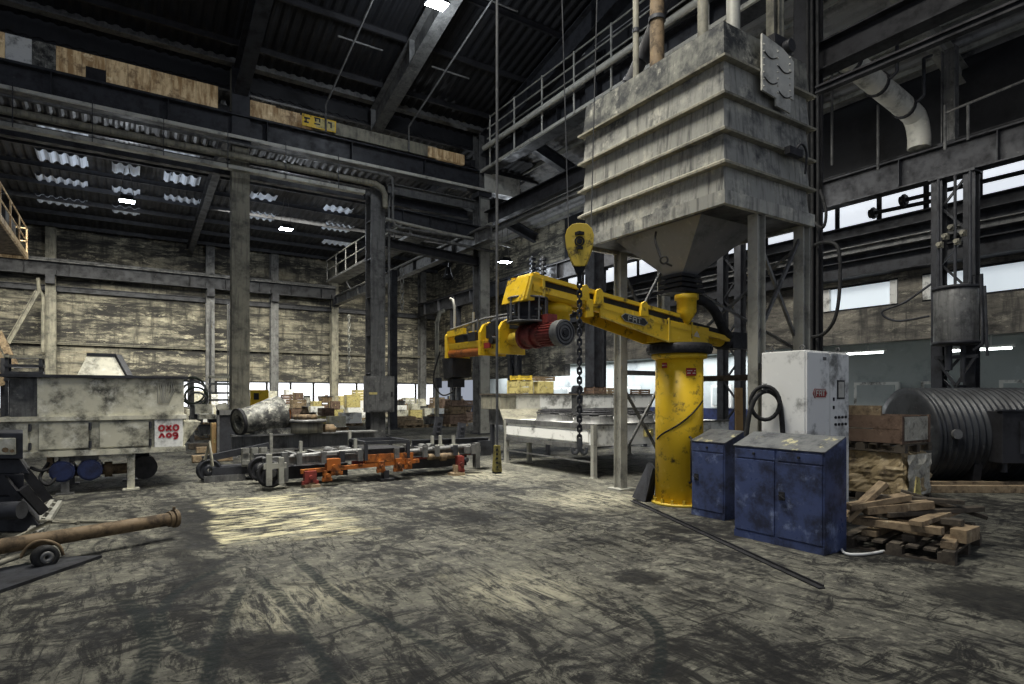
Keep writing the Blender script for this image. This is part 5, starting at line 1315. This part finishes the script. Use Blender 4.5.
m=MB(); m.bar(K(8.1,9.98,1.345),K(9.3,9.98,1.345),.14,.03); part('rain_edge',m,Mt['dark'],bx_)
m=MB(); m.cyl(K(8.28,10.1,.3),K(8.28,10.1,.46),.05,n=10); part('cable_gland',m,Mt['dark'],bx_)
m=MB(); m.cyl(K(7.5,10.3,.92),K(7.5,10.1,.94),.06,n=14); m.cyl(K(7.5,10.14,.937),K(7.5,10.09,.94),.085,n=14); part('flange_stub',m,Mt['steel'],t)
for lab,dd,z in (('yellowish timber beam on the floor in front of the tank, nearer one',9.85,.06),('yellowish timber beam on the floor in front of the tank, farther one',10.3,.06)):
    m=MB(); m.bar(K(6.75,dd,z),K(11.5,dd-.05,z),.12,.12); solo('timber_beam',m,Mt['wood'],lab,'timber','timber beams at the tank',.008)

# round vessel on the braced column
q=P(964,316,14.6); vx,vy=q.x-.0,q.y
vx,vy=XC-.62,6.35
t=T('pressure_vessel','round grey pressure vessel with pipes hung on the braced column above the tank','vessel',(vx,vy,2.6))
zv0=onX(960,345,vx).z; zv1=onX(960,286,vx).z
m=MB(); m.lathe([(0,zv0),(.42,zv0),(.45,zv0+.06),(.45,zv1-.06),(.42,zv1),(0,zv1)],(vx,vy,0),(0,0,1),28); part('shell',m,Mt['steel'],t)
m=MB(); 
for z in (zv0+.05,zv1-.05): m.lathe([(.45,z-.04),(.5,z-.03),(.5,z+.03),(.45,z+.04)],(vx,vy,0),(0,0,1),28)
part('rim',m,Mt['dark'],t)
m=MB()
for a in (-.4,-.1,.25):
    m.tube([(vx-.3,vy+a,zv1),(vx-.3,vy+a,zv1+2.6)],.035,6)
m.tube([(vx-.1,vy-.35,zv1),(vx-.1,vy-.35,zv1+.2),(vx-.1,vy-.55,zv1+.2),(vx-.1,vy-.58,zv0),(vx-.1,vy-.4,zv0-.15)],.04,6)
m.tube([(vx-.2,vy-.65,zv1-.1),(vx-.2,vy-.7,zv0-.3)],.03,6)
m.tube(spline([V(vx-.3,vy+.4,zv1+.1),V(vx-.5,vy+.9,zv1-.3),V(vx-.6,vy+1.4,zv1-.5),V(vx-.5,vy+1.1,zv1-.75),V(vx-.4,vy+.4,zv1-.7)]),.03,6)
part('pipework',m,Mt['dark'],t)
m=MB()
for s in (-.4,.4): m.bar((vx,vy+s,zv0-.3),(vx,vy,zv0-1.0),.06,.06); 
m.bar((vx,vy-.45,zv0-.28),(vx,vy+.45,zv0-.28),.08,.08); m.bar((vx,vy,zv0-.28),(vx+.5,vy,zv0-.28),.08,.08); m.bar((vx,vy,zv0-1.0),(vx+.5,vy,zv0-1.0),.08,.08); m.cyl((vx,vy-.15,zv0-.9),(vx,vy-.15,zv0),.06,n=10); m.cyl((vx,vy+.15,zv0-.6),(vx,vy+.15,zv0),.08,n=10)
part('bracket',m,Mt['dark'],t)
m=MB()
for k in range(5): m.box((vx-.32,vy+.2-.12*k,zv1+1.0+.18*(k%3)),(.12,.1,.14)); m.cyl((vx-.38,vy+.2-.12*k,zv1+1.0+.18*(k%3)),(vx-.46,vy+.2-.12*k,zv1+1.0+.18*(k%3)),.05,n=8)
part('valve',m,Mt['olive'],t)

# ================================================================ LEFT FOREGROUND
# drawbar trailer with long pipe
t=T('pipe_trailer','low drawbar trailer with small wheel and long rusty pipe at the left foreground','trailer',(-1.5,6.6,0))
pa=P(-60,556,5.1); pb=P(174,518.5,6.7)
m=MB(); m.tube([pa-(pb-pa)*.3,pa,pb],.07,14); part('long_pipe',m,Mt['rust'],t,'long rusty brown pipe')
d=(pb-pa).normalized(); m=MB(); m.cyl(pb-d*.01,pb+d*.03,.1,n=18); m.cyl(pb-d*.06,pb-d*.02,.085,n=18); m.bar(pb+V(0,0,.07),pb+V(0,0,.13),.03,.03); part('end_flange',m,Mt['rust'],t)
wc=P(45,563,5.55); wc.z=.105
m=MB(); ax_=V(d.y,-d.x,0)+V(0,0,0); ax_.normalize()
m.lathe([(.05,-.05),(.1,-.05),(.105,-.02),(.105,.02),(.1,.05),(.05,.05),(.05,-.05)],wc,ax_,22); w_=part('wheel',m,Mt['rubber'],t)
m=MB(); m.lathe([(.02,-.055),(.055,-.055),(.055,.055),(.02,.055),(.02,-.055)],wc,ax_,18); part('rim',m,Mt['steel'],w_)
m=MB(); m.tube(spline([wc-ax_*.07+V(-.16,0,.0),wc-ax_*.07+V(-.1,0,.1),wc-ax_*.07+V(0,0,.14),wc-ax_*.07+V(.12,0,.08),wc-ax_*.07+V(.16,0,-.02)]),.016,6); part('mudguard',m,Mt['rust'],t)
m=MB(); e=P(0,563,5.35); f_=P(40,548,5.7); m.tube([e-(f_-e)*1.5,e,f_,P(58,537,6.1)],.028,8); m.tube([P(0,545,5.8),P(50,522,6.9),P(78,523,6.7)],.022,8); m.tube([P(40,521,6.9),P(118,522,6.85)],.02,8); part('drawbar',m,Mt['olive'],t)
m=MB(); a=G(-80,598);b=G(-20,572);c_=G(104,558);d_=G(70,580)
c_=G(102,559); d_=G(-60,625)
m=MB(); q0,q1,q2,q3=G(-90,588),G(60,560),G(102,558),G(-70,618)
h_=V(0,0,.03); m.loft([q0,q1,q2,q3],[q+h_ for q in (q0,q1,q2,q3)]); part('base_plate',m,Mt['dark'],t)
m=MB(); a=P(-40,588,5.2); b=P(30,566,5.6); m.bar(a,b,.1,.06); part('side_member',m,Mt['greendark'],t)
# dark machine at the left edge
t=T('bending_machine','dark heavy machine cropped by the left edge behind the pipe trailer','machine',(-1.7,8.7,0))
def L_(px,py,t_=7.0): return P(px,py,t_)
def boxpix(x0,x1,y0,y1,t_,dep,name,mat,slope=0,lab=None):
    a=P(x0,y1,t_); b=P(x1,y1,t_); zt_=P(x1,y0,t_).z
    w=V(*ray(x1),0)*dep
    A_=[a,b,b+w,a+w]; B_=[V(q.x,q.y,zt_) for q in A_]
    if slope: B_[1]=B_[1]-(b-a).normalized()*slope; B_[2]=B_[2]-(b-a).normalized()*slope
    for q in A_: q.z=max(q.z,0.0)
    m=MB(); m.loft(A_,B_); return part(name,m,Mt[mat],t,lab,.012)
boxpix(-60,23,433,459,6.8,.7,'head_box','dark'); f_=boxpix(-30,16,438,455,6.78,.03,'front_panel','cream',0,'dirty pale front panel')
boxpix(-60,30,459,474,7.0,.6,'upper_body','dark',.12); boxpix(-60,24,474,496,6.95,.7,'lower_body','black'); boxpix(-60,44,496,532,7.0,.8,'base','dark',.3)
m=MB(); m.cyl(P(-30,512,6.7),P(22,510,6.75),.1,n=16); part('roll',m,Mt['dark'],t)
m=MB(); m.bar(P(24,470,7.05),P(48,500,7.2),.12,.1); m.bar(P(22,488,6.9),P(44,512,7.1),.06,.1); m.bar(P(2,478,6.9),P(20,500,6.9),.04,.1); part('slanted_guard',m,Mt['black'],t)
m=MB(); m.cyl(P(5,450,6.76),P(5.2,450,6.7),.03,n=8); m.cyl(P(12,451,6.76),P(12.2,451,6.7),.02,n=8); part('gauge',m,Mt['rust'],f_)
t=T('white_ladder','short pale ladder frame lying on the floor behind the long rusty pipe','ladder',tuple(G(45,524)))
a,b,c_,d_=G(28,540),G(52,505),G(38,541),G(60,506)
for p,q in ((a,b),(c_,d_)):
    m=MB(); m.bar(p+Z*.05,q+Z*.05,.05,.06); part('side_rail',m,Mt['flange'],t)
for k in range(6):
    m=MB(); f=(k+.5)/6; m.bar(a.lerp(b,f)+Z*.06,c_.lerp(d_,f)+Z*.06,.04,.03); part('rung',m,Mt['flange'],t)
# rusty timber bundle at the far left on the wall
q=onY(4,400,37)
t=T('slanted_chute','brown slanted timber chute on a dark support at the left edge by the far wall','chute',(q.x,37,0))
for k,(p,q2) in enumerate((((-2,332),(15,366)),((-6,348),(8,374)),((-14,360),(4,385)))):
    m=MB(); m.bar(onY(*p,37.4-.35*k),onY(*q2,37.4-.35*k),.3,.3); part('chute_beam',m,Mt['wood'],t)
m=MB(); m.bar((q.x,37.0,0),(q.x,37.0,onY(4,358,37).z),.25,.25,(1,0,0)); m.box((q.x,37.0,.03),(.6,.6,.06)); part('support',m,Mt['dark'],t)
t=T('steel_rack','dark steel rack with shelves seen above the left end of the white machine','rack',tuple(onY(25,420,35).xy)+(0,))
xa_,xb_=onY(5,380,35).x,onY(44,380,35).x; zz=[onY(25,p,35).z for p in (357,366,373,380)]
for z in zz:
    m=MB(); m.bb(xa_,xb_,34.6,35.6,z-.06,z+.06); part('shelf',m,Mt['dark'] if z!=zz[0] else Mt['olive'],t)
for x in (xa_+.1,xb_-.1):
    for y in (34.7,35.5):
        m=MB(); m.bar((x,y,0),(x,y,zz[0]+.1),.12,.12,(1,0,0)); part('upright',m,Mt['dark'],t)
# ================================================================ CLUTTER ALONG THE FAR WALL
rnd=random.Random(21)
ords=['first','second','third','fourth','fifth','sixth','seventh','eighth','ninth','tenth','eleventh','twelfth','thirteenth','fourteenth','fifteenth','sixteenth','seventeenth','eighteenth','nineteenth','twentieth']
def simple_pallet(lab,x,y,z,group,sc=1):
    t=T('pallet',lab,'pallet',(x,y,z),0,group,world=False)
    t.scale=(sc,1,1)
    m=MB()
    for k in (-1,0,1):
        m.bb(-.6,.6,k*.35-.05,k*.35+.05,0,.022)
        for j in (-1,0,1): m.bb(j*.53-.07,j*.53+.07,k*.35-.05,k*.35+.05,.022,.1)
    part('skid',m,Mt['wood'],t)
    m=MB()
    for k in range(6): m.bb(-.6+k*.22,-.6+k*.22+.1,-.4,.4,.1,.125)
    part('deck',m,Mt['wood'],t)
def row(Y,pxs,mats,rowname):
    XS=[onY(p,410,Y).x for p in pxs]
    for i,px in enumerate(pxs):
        gap=min([abs(XS[i]-o) for k,o in enumerate(XS) if k!=i]+[1.3]); sc=min(1,gap*.9/1.2)
        q=onY(px,410,Y); g='pallet loads in the '+rowname
        simple_pallet('wooden pallet under the %s load from left, %s'%(ords[i],rowname),q.x,Y,0,g,sc)
        z=.13; spec=mats[i]
        for j,(mat,w,h,kind) in enumerate(spec):
            w*=sc
            nm={'pale':'pale yellow','yellow':'bright yellow','wood':'weathered brown','woodred':'reddish brown','white':'white','card':'ochre','rust':'rusty','dark':'dark grey','cream':'cream','steel':'grey','orange':'orange','soot':'sooty','blue':'dark blue'}[mat]
            pos='bottom' if j==0 else ('topmost' if j==len(spec)-1 else 'middle')
            lab='%s %s, %s on %s pallet from left, %s'%(nm,{'crate':'crate','box':'box','bin':'metal bin','coil':'round casting'}[kind],pos,ords[i],rowname)
            if kind=='crate': crate('wooden_crate',lab,q.x,Y,z,w,.75,h,mat,'crate',g,True)
            elif kind=='box': crate('carton',lab,q.x,Y,z,w,.7,h,mat,'box',g,False)
            elif kind=='bin':
                t=T('metal_bin',lab,'bin',(q.x,Y,z),0,g,world=False)
                m=MB(); m.loft(rect(-w*.4,w*.4,-.3,.3,.06),rect(-w/2,w/2,-.38,.38,h),False); m.loft(rect(-w*.36,w*.36,-.27,.27,.08),rect(-w*.45,w*.45,-.34,.34,h),False); m.bb(-w*.4,w*.4,-.3,.3,.06,.08); part('bin_body',m,Mt[mat],t)
                m=MB()
                for a in (-1,1): m.bb(a*w*.36-.03,a*w*.36+.03,-.3,.3,0,.06)
                m.bb(-w/2-.02,w/2+.02,-.4,-.37,h-.05,h); part('rim',m,Mt['dark'],t)
                m=MB()
                for k in range(6): m.box((rnd.uniform(-w*.3,w*.3),rnd.uniform(-.2,.2),h*.8+rnd.uniform(0,.1)),(.2,.15,.14),Matrix.Rotation(rnd.uniform(0,3),3,'Z'))
                part('scrap',m,Mt['rust'],t).__setitem__('kind','stuff')
            else:
                t=T('round_casting',lab,'casting',(q.x,Y,z),0,g,world=False)
                m=MB(); m.lathe([(w*.18,0),(w*.5,0),(w*.5,h*.3),(w*.36,h*.35),(w*.3,h),(w*.18,h),(w*.18,0)],(0,0,0),(0,0,1),20); part('body',m,Mt[mat],t)
                m=MB(); m.lathe([(w*.3,h),(w*.38,h),(w*.38,h+.04),(w*.18,h+.04)],(0,0,0),(0,0,1),20); part('flange',m,Mt['steel'],t)
            z+=h+.004
C_='crate';B_='box';N_='bin';R_='coil'
row(36.5,[192,207,222,262,280,298,316,334,352,400,414,428,446,462],
 [[('cream',.9,.7,B_),('steel',.7,.35,R_)],[('white',1.0,.8,B_)],[('steel',1.0,.6,N_),('cream',.6,.4,B_)],[('white',1.1,.9,B_),('cream',.7,.4,B_)],[('cream',.9,.7,C_),('white',.7,.5,B_)],[('woodred',1.0,.7,C_),('wood',.9,.5,C_),('woodred',.6,.4,B_)],
  [('white',1.0,.8,B_),('pale',.6,.3,B_)],[('pale',1.0,.6,C_),('woodred',.7,.5,B_)],[('white',.9,.7,B_),('pale',1.0,.8,B_)],[('cream',1.0,.5,C_),('white',.9,.3,B_),('steel',.6,.3,N_)],[('pale',1.0,.5,C_),('cream',.8,.4,B_)],[('cream',1.0,.6,C_)],[('woodred',1.0,.7,C_),('woodred',.9,.5,C_)],[('woodred',1.0,.8,C_),('steel',.7,.3,N_)]],'row by window strip')
row(31.0,[196,214,262,283,305,326,350,404,440,463],
 [[('steel',1.0,.5,N_),('dark',.6,.3,R_)],[('dark',1.0,.5,N_)],[('orange',.8,.5,N_),('rust',.7,.3,R_)],[('cream',.8,.5,R_),('white',.6,.3,B_)],[('steel',1.0,.5,N_),('rust',.6,.35,R_)],[('pale',.9,.4,C_),('woodred',.7,.4,C_)],[('white',1.1,.55,B_)],[('wood',1.0,.3,C_)],[('steel',.9,.4,N_),('white',.7,.3,B_)],[('woodred',1.0,.5,C_),('rust',.9,.35,N_),('woodred',.8,.3,C_)]],'middle row of loads')
row(24.5,[212,283,300],[[('steel',1.0,.4,N_)],[('card',1.0,.55,B_),('orange',.7,.35,C_)],[('card',.8,.5,B_)]],'near row of loads')
row(38.4,[199,214,236,270,289,307,325,343,361,408,421,437,455],
 [[('white',1.1,1.0,B_),('cream',1.0,.7,B_)],[('cream',1.0,.9,B_),('white',.7,.6,B_)],[('steel',1.0,.9,B_),('white',.9,.5,B_)],[('white',1.1,1.1,B_),('cream',.8,.6,B_)],[('cream',1.0,.9,C_),('woodred',.9,.6,C_),('white',.6,.3,B_)],[('steel',1.0,.9,B_),('soot',.8,.5,R_)],[('woodred',1.1,.9,C_),('rust',.9,.5,N_)],[('cream',1.0,.8,B_),('pale',.9,.6,B_)],[('white',1.0,1.1,B_),('pale',1.0,.7,C_)],
  [('wood',1.0,.9,C_),('cream',.8,.4,C_)],[('steel',1.0,.7,N_),('cream',.7,.5,B_)],[('wood',1.0,.8,C_),('wood',.8,.5,C_)],[('woodred',1.0,1.0,C_),('dark',.9,.4,B_)]],'rearmost row')
row(27.5,[270,292,313,336,411,433,455],[[('rust',.8,.5,N_),('yellow',.6,.3,B_)],[('steel',.9,.45,R_)],[('wood',.9,.35,C_),('rust',.6,.3,R_)],[('cream',.9,.5,B_)],[('wood',1.0,.25,C_)],[('steel',.9,.4,N_)],[('woodred',1.0,.5,C_),('rust',.8,.4,C_),('woodred',.7,.3,C_)]],'second nearest row')
# big yellow machine cabinet by the tall column
q=onY(258,400,29)
t=T('yellow_cabinet','bright yellow machine cabinet with a dark window right of the tall olive column','machine cabinet',(q.x,29,0))
z0,z1=onY(258,404,29).z,onY(258,390,29).z
w=onY(268,0,29).x-onY(250,0,29).x
m=MB(); m.bb(q.x-w/2,q.x+w/2,28.6,29.6,z0,z1); part('case',m,Mt['yellow'],t,None,.02)
m=MB(); m.bb(q.x-w*.32,q.x-w*.05,28.56,28.62,z0+.2,z1-.14); part('window',m,Mt['black'],t)
m=MB(); m.bb(q.x-w*.55,q.x+w*.55,28.5,29.7,z0-.1,z0); part('shelf',m,Mt['yellowdirty'],t)
m=MB(); m.bb(q.x-w*.45,q.x+w*.45,28.7,29.5,0,z0-.1); part('base',m,Mt['orange'],t)
# tall dark panel and ochre box left of the conical casting
a=onY(217,432,16.5); b=onY(237,410,16.5)
t=T('dark_panel','large dark steel panel standing left of the conical casting','panel',((a.x+b.x)/2,16.5,0))
m=MB(); m.bb(a.x,b.x,16.5,16.6,0.02,b.z); part('sheet',m,Mt['dark'],t)
m=MB(); m.bb(a.x,b.x,16.46,16.5,b.z-.12,b.z); m.bb(a.x,a.x+.05,16.46,16.5,.02,b.z); m.bb(a.x-.02,b.x+.02,16.4,16.8,0,.04); part('edge_frame',m,Mt['steel'],t)
a=onY(211,0,16.9).x; b=onY(216.5,0,16.9).x; z1=onY(214,423,16.9).z
crate('carton','narrow ochre box standing left of the large dark steel panel',(a+b)/2,16.9,0.0,b-a,.3,z1,'card','box',None,False)
q=P(740,415,10.0)
m=MB(); m.bar((q.x,q.y,0),(q.x+.03,q.y+.05,1.72),.04,.12,(1,-.6,0)); solo('upright_board',m,Mt['card'],'upright ochre board standing behind the narrow blue cabinet','board')
# loose pipes on the ground right of the white machine
for i,(p,q_,y) in enumerate((((192,446),(232,443),16.0),((196,440),(214,438),18.5),((188,432),(222,430),20))):
    a=onY(*p,y); b=onY(*q_,y); a.z=b.z=.09; m=MB(); m.bar(a,b,.24,.16); solo('timber_beam',m,Mt['wood'] if i<2 else Mt['wooddark'],['long pale timber on the floor right of the white machine','short brown timber behind the long pale timber','dark timber on the floor behind the other two timbers'][i],'timber','timbers right of the white machine',.01)
# coil of hoses on a post between machine and column
q=onY(192,400,22)
t=T('hose_reel','hose reel with looped grey hoses right of the white machine','hose reel',(q.x,22,0))
m=MB(); m.bar((q.x,22,0),(q.x,22,2.2),.12,.12,(1,0,0)); m.box((q.x,22,.03),(.7,.6,.06)); part('post',m,Mt['steel'],t)
for k in range(4):
    m=MB(); m.torus((q.x+.05*k,21.85-.05*k,1.75-.1*k),(.3*k-.4,1,.2*k),.42-.05*k,.035,24,6); part('hose',m,Mt['steel'] if k%2 else Mt['greendark'],t)
m=MB(); m.box((q.x+.3,21.7,1.15),(.5,.3,.3)); m.cyl((q.x+.7,21.6,1.1),(q.x+1.0,21.6,1.2),.18,n=14); m.box((q.x+.6,21.7,.9),(.9,.4,.15)); part('valve_set',m,Mt['cream'],t)
# hanging work platform (two shelves on rods) left of column
t=T('hanging_shelf','light hanging shelf on thin rods left of the tall olive column','hanging shelf',tuple(onY(222,410,33)))
xa_,xb_=onY(208,0,33).x,onY(231,0,33).x
zz=[onY(220,p,33).z for p in (377,384,393,400)]
for k,z in enumerate(zz):
    m=MB(); m.bb(xa_,xb_,32.7,33.4,z-.05,z+.05); part('shelf',m,Mt['cream'] if k==0 else Mt['steel'],t)
ztop=onY(220,303,33).z
for x in (xa_+.1,xb_-.1):
    for y in (32.75,33.35):
        m=MB(); m.tube([(x,y,0 if k<0 else 0.0),(x,y,ztop)],.03,6); part('rod',m,Mt['steel'],t)
# slender pole machine at 440
q=onY(437,420,27)
t=T('pipe_stand','slim grey pipe stand with a hooked top below the mixer outlet','pipe stand',(q.x,27,0))
m=MB(); m.tube([(q.x,27,0),(q.x,27,5.2),(q.x+.15,27,5.7),(q.x+.4,27,5.8)],.11,8); part('pole',m,Mt['olive'],t)
m=MB(); m.box((q.x,27,.03),(.6,.6,.06)); m.box((q.x,26.9,2.2),(.3,.3,.5)); part('foot',m,Mt['dark'],t)
# chains hanging from the lower runway
for lab,px,y0,y1,Y in (('long hanging chain on the lower runway left of the switch box column',349,315,372,33),('pale hanging chain right of the switch box column',402,268,310,24),):
    a=onY(px,y0,Y); b=onY(px,y1,Y); m=MB()
    n=int((a.z-b.z)/.22)
    for k in range(n): m.torus((a.x,a.y,a.z-(k+.5)*(a.z-b.z)/n),((1,0,0) if k%2 else (0,1,0)),.07,.025,10,5,.05)
    solo('hanging_chain',m,Mt['flange'],lab,'chain','chains on the lower runway')
q=onY(448,270,24)
t=T('bell_lamp','small dark bell shaped lamp hanging left of the corner column','lamp',tuple(q))
m=MB(); m.lathe([(0,.5),(.12,.5),(.14,.3),(.25,0),(.22,0),(.12,.28),(0,.3)],q-V(0,0,.4),(0,0,1),18); part('shade',m,Mt['black'],t)
m=MB(); m.tube([q,q+V(0,0,1.4)],.025,6); part('rod',m,Mt['dark'],t)
# insulator posts above the arm
for k,px in enumerate((532.5,543)):
    a=onX(px,279,XC-.35); b=onX(px,256,XC-.35)
    t=T('insulator_post',['ribbed insulator above the yellow arm, left of the pair','ribbed insulator above the yellow arm, right of the pair'][k],'insulator',tuple(a))
    m=MB(); m.tube([a,b],.06,8); part('rod',m,Mt['steel'],t)
    m=MB(); m.bar(a,(XC,a.y,a.z),.1,.1); part('holder',m,Mt['dark'],t)
    m=MB()
    for j in range(4): c=a.lerp(b,.25+.2*j); m.cyl(c-V(0,0,.05),c+V(0,0,.05),.16,n=12)
    part('disc',m,Mt['dark'],t)
# crane end carriage with yellow sign on the long runway
a=onY(300,127,YW-.1); b=onY(462,165,YW-.1)
t=T('crane_carriage','long ochre crane end carriage with yellow sign standing on the long runway','crane carriage',((a.x+b.x)/2,YW-.15,10.78))
m=MB(); m.bb(a.x+.4,b.x-1.2,YW-.3,YW,10.8,11.25); part('beam',m,Mt['olive'],t,None,.02)
m=MB(); m.bb(b.x-1.6,b.x,YW-.34,YW+.05,10.8,11.2); part('motor_housing',m,Mt['panel'],t,'ochre motor housing',.03)
for x in (a.x+.7,b.x-.5,(a.x+b.x)/2):
    m=MB(); wheel(m,(x,YW-.15,10.86),.13,.12); part('wheel',m,Mt['black'],t)
m=MB(); m.bb(a.x,a.x+1.15,YW-.42,YW-.36,10.82,11.22); sg=part('sign_board',m,Mt['yellow'],t,'bright yellow sign board with worn dark markings')
m=MB()
for k,(u,v,w,h) in enumerate(((.06,.08,.16,.06),(.06,.22,.2,.06),(.1,.08,.05,.2),(.4,.1,.2,.05),(.42,.2,.05,.14),(.56,.2,.05,.14),(.4,.3,.2,.05),(.76,.1,.06,.24),(.86,.24,.12,.06),(.95,.1,.06,.2))):
    m.bb(a.x+u,a.x+u+w,YW-.426,YW-.418,10.84+v,10.84+v+h)
part('sign_marks',m,Mt['dark'],sg)
m=MB(); m.bb(a.x+.45,a.x+1.1,YW-.424,YW-.419,10.86,11.18); part('sign_patch',m,Mt['pale'],sg)
m=MB(); m.cyl((b.x,YW-.1,11.0),(b.x+.35,YW-.1,11.0),.16,n=14); m.box((b.x+.4,YW-.15,10.95),(.2,.3,.3)); part('drive',m,Mt['black'],t)
for k,px in enumerate((297,410)):
    q=onY(px,120,YW-.45); m=MB(); tz=q.z+1.0; xr_=(5.9,9.0)[k]; m.tube([(xr_,YW-.45,10.75),(xr_,YW-.45,11.7),(xr_,8.5,11.7+.23*12.5)],.035,6); [m.tube([(xr_-.5,y,11.7+.23*(YW-.45-y)),(xr_+.9,y,11.7+.23*(YW-.45-y))],.03,6) for y in (18,15,12)]
    solo('bus_rod',m,Mt['steel'],['thin bent rod rising from the runway left of the light roof girder','thin bent rod rising from the runway right of the light roof girder'][k],'rod')

# ================================================================ LAMPS
def flood(lab,q,hang,tilt=0,hangz=1.3):
    t=T('flood_lamp',lab,'lamp',tuple(q),group='flood lamps under the roofs')
    m=MB(); m.loft(rect(q.x-.3,q.x+.3,q.y-.22,q.y+.22,q.z),rect(q.x-.2,q.x+.2,q.y-.16,q.y+.16,q.z+.22)); part('housing',m,Mt['dark'],t)
    m=MB(); m.bb(q.x-.27,q.x+.27,q.y-.19,q.y+.19,q.z-.02,q.z+.0); part('lamp_glass',m,Mt['lampglow'],t)
    m=MB()
    for s in (-.25,.25): m.tube([(q.x+s,q.y,q.z+.2),(q.x+s*.3,q.y,q.z+hangz)],.015,5)
    part('hanger',m,Mt['steel'],t)
    l=bpy.data.lights.new('flood_light','POINT'); l.energy=260; l.color=(.85,.92,1); l.shadow_soft_size=.25
    o=bpy.data.objects.new('flood_light',l); COL.objects.link(o); o.location=(q.x,q.y,q.z-.3)
flood('lit flood lamp under the left bay roof, left of the tall olive column',onY(127,201,30),1,hangz=1.4)
flood('lit flood lamp under the left bay roof, right of the tall olive column',onY(286,229,30),1,hangz=1.5)
q=onY(437,4,15); flood('lit flood lamp beside the light roof girder at the picture top',q,1,hangz=zroof(15)-q.z+.2)
flood('small distant lit flood lamp showing just above the arm head of the yellow mixer',onX(505,262,16.0),1,hangz=2.4)
t=None
for k,(px,py,ln) in enumerate(((868,353,1.5),(991,349,1.5))):
    q=onX(px,py,XR+.6)
    t=T('tube_lamp',['lit fluorescent tube in the side bay left of the braced column','lit fluorescent tube in the side bay right of the braced column'][k],'lamp',tuple(q))
    m=MB(); m.cyl(q+V(0,-ln/2*.6,0),q+V(0,ln/2*1.2,0),.03,n=10); part('tube',m,Mt['tubeglow'],t)
    m=MB(); m.bb(q.x-.05,q.x+.05,q.y-ln*.35,q.y+ln*.65,q.z+.04,q.z+.1); m.tube([q+V(0,0,.08),V(q.x,q.y,3.42)],.012,5); part('batten',m,Mt['white'],t)

# ================================================================ LIGHT
def area(name,loc,size,energy,col=(1,1,1),target=None,sy=None):
    l=bpy.data.lights.new(name,'AREA'); l.energy=energy; l.color=col; l.shape='RECTANGLE'; l.size=size; l.size_y=sy or size
    o=bpy.data.objects.new(name,l); COL.objects.link(o); o.location=loc
    d=(Vector(target)-Vector(loc)) if target else V(0,0,-1)
    o.rotation_euler=d.to_track_quat('-Z','Y').to_euler()
    return o
# added area lamps that fill hall, far wall, side bay and window wall
a_=area('hall_fill',(4.6,11.0,13.4),6,1250,(1,.97,.88),(5.2,11.8,0),5); a_.data.spread=math.radians(85)  # lamp added under the closed roof to light the middle floor
a_=area('hall_fill',(1.5,5.0,14.9),3,700,(1,.97,.9),(8.0,8.5,1),3); a_.data.spread=math.radians(100)  # second added lamp, lights pillar and cabinets from the camera side
a_=area('left_bay_fill',(5,32,10.0),24,2000,(1,.96,.84),(5.5,39,2.0),4); a_.data.spread=math.radians(85)  # lamp added below the left bay roof to light the far wall
area('side_bay_fill',(21.0,25.5,3.3),2.2,1100,(.95,.97,1),None,21)  # lamp added under the bay ceiling to brighten its pale wall
a_=area('right_bay_fill',(14.2,13,8.3),22,340,(1,.97,.9),(19.1,12,3.6),1.2); a_.data.spread=math.radians(130)  # lamp added in mid-air, turned to brighten the window wall
W=bpy.data.worlds.new('sky'); S.world=W; W.use_nodes=True
bg=W.node_tree.nodes['Background']; bg.inputs[0].default_value=(.7,.76,.9,1); bg.inputs[1].default_value=.44

# ================================================================ CAMERA
cam=bpy.data.cameras.new('camera'); co=bpy.data.objects.new('camera',cam); COL.objects.link(co); S.camera=co
cam.sensor_width=36; cam.sensor_fit='HORIZONTAL'; cam.lens=36*F/1024
cam.shift_y=(HY-342)/1024; cam.clip_end=300; cam.clip_start=.05
co.location=(0,0,EYE); co.rotation_euler=(PI/2,0,-YAW)
vs=S.view_settings; vs.view_transform='Standard'; vs.look='None'; vs.gamma=1; vs.exposure=0; vs.use_curve_mapping=False
